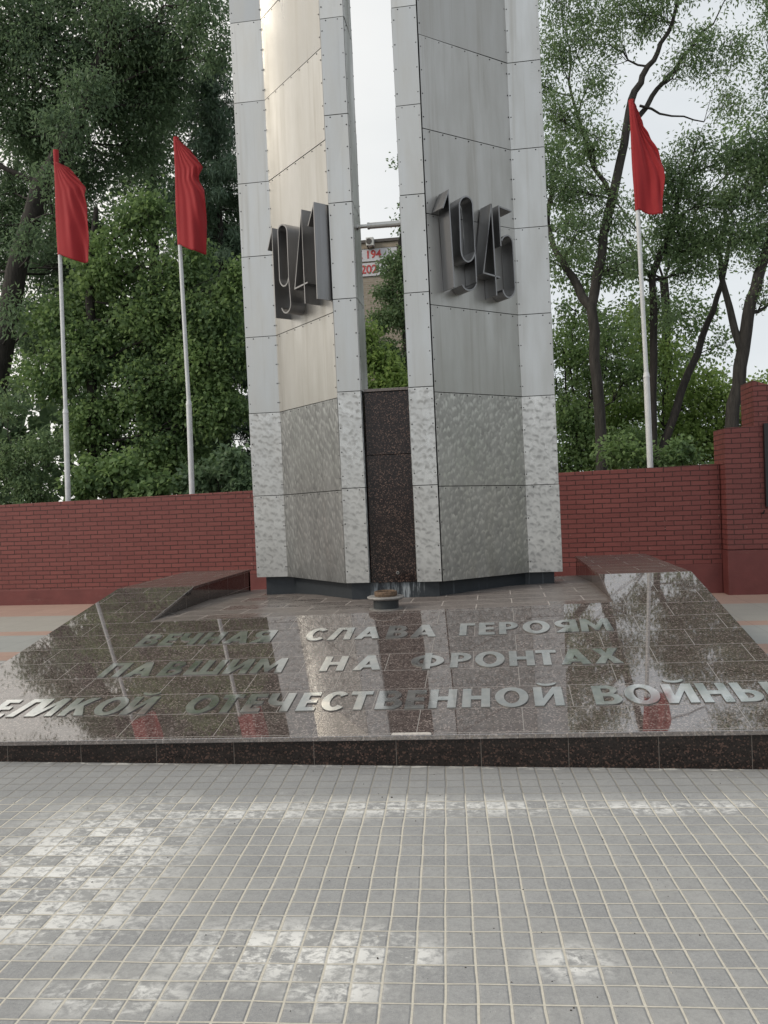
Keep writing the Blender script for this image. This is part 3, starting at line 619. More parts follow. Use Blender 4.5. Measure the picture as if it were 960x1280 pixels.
def pylon(side):
    if side == 'L':
        A, B, Cc, D, E_ = (-1.962, 3.97), (-1.607, 3.97), (-.772, 3.07), (-.772, 3.035), (-.54, 3.035)
        root = empty('steel_pylon', (-1.25, 3.7, .55), 'left pylon of dull stainless steel sheets, bearing the deep metal year that ends in 41', 'monument pylon')
        core = [(-1.955, 3.985), (-1.605, 3.985), (-.762, 3.085), (-.762, 3.05), (-.545, 3.05), (-.545, 3.47), (-1.35, 4.5), (-1.955, 4.5)]
        plin = [(-1.885, 4.05), (-1.56, 4.05), (-.735, 3.16), (-.735, 3.12), (-.30, 3.12), (-.30, 3.45), (-1.3, 4.42), (-1.885, 4.42)]
        P0, P1, d, dig = np.array([-1.61, 3.97]), np.array([-.775, 3.07]), .2, '41'
    else:
        A, B, Cc, D, E_ = (1.36, 3.785), (1.022, 3.785), (.168, 3.04), (.168, 3.005), (-.068, 3.005)
        root = empty('steel_pylon', (.6, 3.6, .59), 'right pylon of dull stainless steel sheets, bearing the deep metal year that ends in 45', 'monument pylon')
        core = [(1.353, 3.8), (1.02, 3.8), (.158, 3.055), (.158, 3.02), (-.06, 3.02), (-.06, 3.44), (.8, 4.3), (1.353, 4.3)]
        plin = [(1.285, 3.865), (.985, 3.865), (.135, 3.125), (.135, 3.085), (-.30, 3.12), (-.30, 3.45), (.78, 4.22), (1.285, 4.22)]
        P0, P1, d, dig = np.array([.165, 3.04]), np.array([1.02, 3.78]), .16, '45'
    mb = MB(); mb.prism(core, .745, 10.98); mb.build('core', 'dark_gap', root, tf=lean)
    mb = MB(); mb.prism(plin, lambda p: zp(*p) - .02, .76); mb.build('plinth', 'plinth', root)
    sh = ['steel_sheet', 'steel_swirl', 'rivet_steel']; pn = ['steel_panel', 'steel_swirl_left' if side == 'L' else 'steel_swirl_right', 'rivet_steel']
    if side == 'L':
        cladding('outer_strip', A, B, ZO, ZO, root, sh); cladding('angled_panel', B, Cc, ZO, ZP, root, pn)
        cladding('inner_strip', D, E_, ZI, ZI, root, sh); cladding('inner_return', E_, (-.54, 3.47), ZI, ZI, root, pn, .004)
        cladding('outer_return', (-1.962, 4.5), (-1.962, 3.97), ZO, ZO, root, sh, .004); cladding('rear_panel', (-.54, 3.47), (-1.34, 4.505), ZI, ZO, root, pn, .004, False)
    else:
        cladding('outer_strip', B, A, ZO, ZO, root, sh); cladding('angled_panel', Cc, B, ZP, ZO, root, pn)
        cladding('inner_strip', E_, D, ZI, ZI, root, sh); cladding('inner_return', (-.068, 3.44), E_, ZI, ZI, root, pn, .004)
        cladding('outer_return', A, (1.36, 4.3), ZO, ZO, root, sh, .004); cladding('rear_panel', (.8, 4.305), (-.068, 3.44), ZO, ZI, root, pn, .004, False)
    e = (P1 - P0) / np.linalg.norm(P1 - P0); nn = np.array([e[1], -e[0]])
    if nn[1] > 0: nn = -nn
    for g in TAB['digits'][dig]:
        mb = MB()
        for pl in g:
            closed = len(pl) > 20 and abs(pl[0][0] - pl[-1][0]) < .01 and abs(pl[0][1] - pl[-1][1]) < .02
            ribbon(mb, pl, closed, P0, e, nn, d)
        mb.build('numeral', 'steel_digit', root)
    return root
pylon('L'); pylon('R')

# granite slab closing the gap, with its cap
gb = empty('granite_slab', (-.3, 3.25, .735), 'tall narrow dark speckled granite slab filling the gap between the two steel pylons', 'granite slab')
for z0, z1, nm in ((.742, 1.985, 'lower_slab'), (1.99, 2.60, 'upper_slab')):
    mb = MB(); mb.box(-.528, -.082, 3.075, 3.40, z0, z1); mb.build(nm, 'granite_block', gb, bevel=.003)
mb = MB(); mb.box(-.534, -.076, 3.062, 3.42, 2.605, 2.632); mb.build('cap', 'granite_wing_top', gb, bevel=.003)
mb = MB(); mb.tube([(-.265, 3.085, .835), (-.265, 3.066, .835)], [.016, .016], 14); mb.tube([(-.265, 3.08, .835), (-.265, 3.064, .835)], [.009, .009], 12, 1); mb.build('pipe_stub', ['cast_rim', 'dark_gap'], gb)
# tie rod
t = empty('tie_rod', (-.32, 3.25, 4.27), 'thin horizontal steel rod tying the two pylons together above the granite slab', 'rod')
mb = MB(); mb.tube([(-.44, 3.25, 4.274), (-.085, 3.25, 4.272)], [.030, .030], 18); mb.build('pipe', 'steel_pipe', t, True)
mb = MB(); mb.tube([(-.60, 3.25, 4.275), (-.43, 3.25, 4.274)], [.019, .019], 14); mb.tube([(-.575, 3.25, 4.275), (-.55, 3.25, 4.275)], [.036, .036], 6); mb.tube([(-.46, 3.25, 4.274), (-.44, 3.25, 4.274)], [.034, .034], 18); mb.build('end_fitting', 'steel_pipe', t)

# flame burner
fx, fy = -.290, 2.36; z0 = zp(fx, fy)
fb = empty('flame_burner', (fx, fy, z0), 'small unlit eternal flame burner, rusty cup on a pale round rim and dark drum', 'flame burner')
mb = MB(); mb.lathe(fx, fy, [(.112, z0 - .01), (.112, z0 + .085)]); mb.build('drum', 'drum_paint', fb, True)
mb = MB(); mb.lathe(fx, fy, [(.05, z0 + .082), (.150, z0 + .088), (.164, z0 + .098), (.166, z0 + .108), (.155, z0 + .113), (.05, z0 + .114)]); mb.build('rim', 'cast_rim', fb, True)
mb = MB(); mb.lathe(fx, fy, [(.098, z0 + .112), (.102, z0 + .13), (.100, z0 + .152), (.092, z0 + .158), (.088, z0 + .15), (.086, z0 + .118)]); mb.lathe(fx, fy, [(.0855, z0 + .117), (.0855, z0 + .119)], mi=1); mb.F = [f for f in mb.F]; mb.build('cup', ['rust', 'dark_gap'], fb)
mb = MB(); mb.lathe(fx, fy, [(.150, z0 - .002), (.150, z0 + .006), (.12, z0 + .008)]); mb.build('base_ring', 'cast_rim', fb)

# ------------------------------------------------------------------ brick walls
def yw(x): return 7.625 - .0179 * x
def wall(name, x0, x1, zf, mats, parent, off=0.0, zb=-.01, th=.28):
    mb = MB(); mb.hexa([(x0, yw(x0) - off, zb), (x1, yw(x1) - off, zb), (x1, yw(x1) + th, zb), (x0, yw(x0) + th, zb),
                        (x0, yw(x0) - off, zf(x0)), (x1, yw(x1) - off, zf(x1)), (x1, yw(x1) + th, zf(x1)), (x0, yw(x0) + th, zf(x0))])
    return mb.build(name, mats, parent, bevel=.006)
lw = empty('brick_wall', (-5, 7.8, 0), 'long low dark red painted brick wall running behind the monument, left of the taller stepped pier', 'wall')
wt = lambda x: 1.832 + .0160 * x
wall('brickwork', -18, 3.97, wt, 'brick', lw)
wall('plinth_band', -18, -3.3, lambda x: .255, 'render', lw, .008); wall('plinth_band', -3.3, 3.965, lambda x: .43, 'render', lw, .010)
pw_ = empty('brick_pier', (7, 7.5, 0), 'taller dark red painted brick wall with stepped top at the right edge', 'wall')
def yz_prism(poly, y0, y1, name, mat, bev=.006):
    mb = MB(); n = len(poly)
    mb.add([(x, y0, z) for x, z in poly] + [(x, y1, z) for x, z in poly], [list(range(n)), list(range(n, 2 * n))[::-1]] + [[i, n + i, n + (i + 1) % n, (i + 1) % n] for i in range(n)])
    return mb.build(name, mat, pw_, bevel=bev)
yz_prism([(3.98, .642), (16, .642), (16, 2.55), (4.95, 2.85), (4.385, 3.055), (4.385, 2.405), (3.98, 2.395)], 7.30, 7.86, 'brickwork', 'brick')
yz_prism([(3.972, -.01), (16, -.01), (16, .638), (3.972, .638)], 7.285, 7.87, 'plinth_band', 'render')
pq = empty('memorial_plaque', (5.1, 7.28, 1.8), 'black framed plaque on the stepped brick wall at the right edge', 'plaque')
mb = MB(); mb.box(4.525, 5.7, 7.262, 7.298, 1.28, 2.40); mb.build('panel', 'granite_block', pq)
mb = MB()
for a in ((4.50, 4.56, 1.25, 2.43), (5.66, 5.72, 1.25, 2.43)): mb.box(a[0], a[1], 7.235, 7.297, a[2], a[3])
mb.box(4.56, 5.66, 7.235, 7.297, 2.37, 2.43); mb.box(4.56, 5.66, 7.235, 7.297, 1.25, 1.31); mb.build('frame', 'black_frame', pq)
hk = MB(); hk.tube([(4.455, 7.297, 1.16), (4.455, 7.23, 1.16), (4.46, 7.21, 1.20)], [.012, .012, .010], 10)
tag(hk.build('wall_hook', 'black_frame'), 'little black hook on the taller brick wall, under the framed plaque', 'hook')

# ------------------------------------------------------------------ flagpoles and flags
k_ = 1.016
fx_ = lambda x: .69 + (x - .69) * k_
fz_ = lambda z: 1.544 + (z - 1.544) * k_
YP = 8.15
FL = [((-6.485, 1.75), (-6.458, 3.246), (-6.436, 5.90), (-6.428, 7.66), [(-6.33, 7.41), (-6.18, 7.33), (-5.92, 6.99), (-5.93, 6.85), (-5.90, 6.44), (-5.91, 6.18), (-5.92, 5.73)], 7.44, 5.91,
       'leftmost of the three white flagpoles, rising behind the brick wall near the dark leaning tree', 'leftmost of the three red flags, its hem hanging below a bare sleeve at the top'),
      ((-4.276, 1.76), (-4.266, 3.263), (-4.307, 5.86), (-4.297, 7.657), [(-4.24, 7.60), (-4.03, 7.39), (-3.85, 7.13), (-3.92, 6.97), (-3.92, 6.90), (-3.85, 6.75), (-3.83, 6.59), (-3.85, 5.94), (-3.87, 5.71)], 7.62, 5.90,
       'middle white flagpole, standing behind the wall close to the left steel pylon', 'red flag nearest the left steel pylon, with a notch folded into its fly edge'),
      ((3.073, 1.90), (3.057, 3.291), (3.008, 5.83), (2.967, 7.487), [(2.985, 7.48), (3.01, 7.43), (3.14, 7.05), (3.33, 6.67), (3.40, 6.39), (3.41, 6.24), (3.37, 5.94), (3.36, 5.71)], 7.47, 5.82,
       'only white flagpole right of the monument, behind the brick wall', 'red flag right of the monument, drooping to a sharp point at its top')]
rf = random.Random(7)
for (p0, p1, p2, p3, edge, zt_, zb_, lp, lf) in FL:
    q = lambda p: (fx_(p[0]), fz_(p[1]))
    a, b, c, d = q(p0), q(p1), q(p2), q(p3)
    root = empty('flagpole', (a[0] - .01, YP, 0), lp, 'flagpole', 'white flagpoles behind the brick wall')
    mb = MB(); mb.tube([(a[0] - (b[0] - a[0]) * 1.0, YP, -.01), (b[0], YP, b[1])], [.047, .046], 18); mb.build('lower_tube', 'white_paint', root, True)
    mb = MB(); mb.tube([(b[0], YP, b[1] - .02), (b[0], YP, b[1] + .05)], [.052, .040], 18); mb.build('collar', 'white_paint', root, True)
    mb = MB(); mb.tube([(b[0], YP, b[1] + .03), (c[0], YP, c[1]), (d[0], YP, d[1] - .02)], [.034, .033, .030], 16); mb.build('upper_tube', 'white_paint', root, True)
    # cloth
    E2 = [(fx_(x), fz_(z)) for x, z in edge]; zt2, zb2 = fz_(zt_), fz_(zb_)
    seg = [0]
    for i in range(1, len(E2)): seg.append(seg[-1] + math.dist(E2[i], E2[i - 1]))
    NV, NU = 60, 36; V = []; F = []; ph = rf.uniform(0, 6)
    for j in range(NV + 1):
        v = j / NV; s_ = v * seg[-1]; i = max(0, min(len(seg) - 2, int(np.searchsorted(seg, s_)) - 1))
        f = (s_ - seg[i]) / (seg[i + 1] - seg[i]); ex_ = E2[i][0] + (E2[i + 1][0] - E2[i][0]) * f; ez_ = E2[i][1] + (E2[i + 1][1] - E2[i][1]) * f
        lz = zt2 + (zb2 - zt2) * v; lx = np.interp(lz, [c[1], d[1]], [c[0], d[0]])
        for k in range(NU + 1):
            u = k / NU
            sag = -.035 * math.sin(math.pi * u) * (v ** 2)
            amp = (.10 * u ** .8) * (.35 + .65 * v)
            w_ = u + .45 * v * (1 - .5 * u); y = .8 * amp * math.sin(5.2 * w_ + ph) + .034 * u * v * math.sin(13 * w_ - 3 * v + ph * 2) + 0.02 * u * math.sin(21 * u / (.35 + v) + ph)
            V.append((lx + (ex_ - lx) * u + .012 * math.sin(9 * v + 6 * u + ph) * u * (1 - u), YP - .045 + y, lz + (ez_ - lz) * u + sag))
    for j in range(NV):
        for k in range(NU):
            o = j * (NU + 1) + k; F.append([o, o + 1, o + NU + 2, o + NU + 1])
    fr = empty('flag', (c[0], YP, zb2), lf, 'flag', 'red flags on the white poles')
    me = mesh('cloth', V, F, 'red_cloth', fr, smooth=True)
    so_ = me.modifiers.new('thick', 'SOLIDIFY'); so_.thickness = .004
    mb = MB(); zz = np.linspace(zb2 - .01, d[1], 14)
    mb.tube([(np.interp(z, [c[1], d[1]], [c[0], d[0]]), YP, z) for z in zz], [.043 + .004 * math.sin(5 * z) for z in zz], 16); mb.build('sleeve', 'red_cloth', fr, True)

# ------------------------------------------------------------------ far building with banners
bd = empty('apartment_block', (-2, 31, 0), 'beige brick building far behind, seen through the gap between the pylons', 'building')
mb = MB(); mb.box(-9, 2, 28, 40, -.01, 12.05); mb.build('wall', 'beige_brick', bd)
mb = MB(); mb.box(-9.06, 2.06, 27.93, 40.06, 12.05, 12.28, 0); mb.box(-9.12, 2.12, 27.87, 40.12, 12.28, 12.40, 1); mb.build('parapet', ['beige_brick_plain', 'roof_edge'], bd)
for i in range(3):
    for k in range(4):
        x = -8.4 + i * 4.2; z = 1.0 + k * 2.6
        if -5.5 < x < -2.5: continue
        mb = MB(); mb.box(x, x + 1.5, 27.985, 28.02, z, z + 1.4); w = mb.build('window', 'black_frame', bd)
        mb = MB(); mb.box(x - .06, x + 1.56, 27.95, 27.99, z - .08, z); mb.box(x + .72, x + .78, 27.965, 27.99, z, z + 1.4); mb.box(x - .06, x, 27.96, 27.99, z, z + 1.4); mb.box(x + 1.5, x + 1.56, 27.96, 27.99, z, z + 1.4); mb.box(x-.06, x+1.56, 27.96, 27.99, z+1.4, z+1.46); mb.build('frame', 'ac_white', w)
ac = empty('air_conditioner', (-4.02, 27.8, 12.1), 'white air conditioner unit at the roof edge of the far beige building', 'air conditioner')
mb = MB(); mb.box(-4.18, -3.86, 27.62, 27.86, 12.08, 12.42); mb.build('case', 'ac_white', ac, bevel=.015)
mb = MB(); mb.tube([(-4.05, 27.625, 12.25), (-4.05, 27.606, 12.25)], [.12, .12], 20); mb.build('fan_grille', 'roof_edge', ac)
for bx in (-4.15, -3.93):
    mb = MB(); mb.box(bx, bx + .04, 27.7, 28.0, 12.04, 12.08); mb.build('bracket', 'roof_edge', ac)
def textmesh(s, xl, zb_, h, y, parent, name, mat):
    cu = bpy.data.curves.new('t', 'FONT'); cu.body = s; cu.size = 1; cu.offset = .025; cu.extrude = .01
    ob = bpy.data.objects.new('t', cu); COL.objects.link(ob); dg = bpy.context.evaluated_depsgraph_get(); dg.update()
    me = bpy.data.meshes.new_from_object(ob.evaluated_get(dg)); bpy.data.objects.remove(ob)
    zmin = min(v.co.y for v in me.vertices); zmax = max(v.co.y for v in me.vertices); k = h / (zmax - zmin)
    for v in me.vertices: v.co = (xl + v.co.x * k, y - v.co.z * .6, zb_ + (v.co.y - zmin) * k)
    bm = bmesh.new(); bm.from_mesh(me); bmesh.ops.remove_doubles(bm, verts=bm.verts, dist=1e-4)
    left = set(bm.verts); k = 0
    while left:                                  # one part per numeral
        st = [left.pop()]; isl = set(st)
        while st:
            for e in st.pop().link_edges:
                for v in e.verts:
                    if v in left: left.discard(v); isl.add(v); st.append(v)
        idx = {v: i for i, v in enumerate(isl)}
        fs = [[idx[v] for v in f.verts] for f in bm.faces if f.verts[0] in isl]
        mesh('numeral', [tuple(v.co) for v in isl], fs, mat, parent)
    bm.free()
bn = empty('banner', (-3.8, 27.95, 11.6), 'upper white banner with red numerals on the far beige building', 'banner')
mb = MB(); mb.box(-5.6, -2.95, 27.95, 27.975, 11.53, 12.05); mb.build('sheet', 'banner_cloth', bn)
textmesh('2 194', -4.62, 11.64, .34, 27.945, bn, 'lettering', 'banner_red')
bn = empty('banner', (-3.8, 27.95, 11.0), 'lower white banner with red numerals on the far beige building', 'banner')
mb = MB(); mb.box(-5.6, -3.35, 27.95, 27.975, 10.92, 11.46); mb.build('sheet', 'banner_cloth', bn)
textmesh('202', -4.50, 11.02, .36, 27.945, bn, 'lettering', 'banner_red')

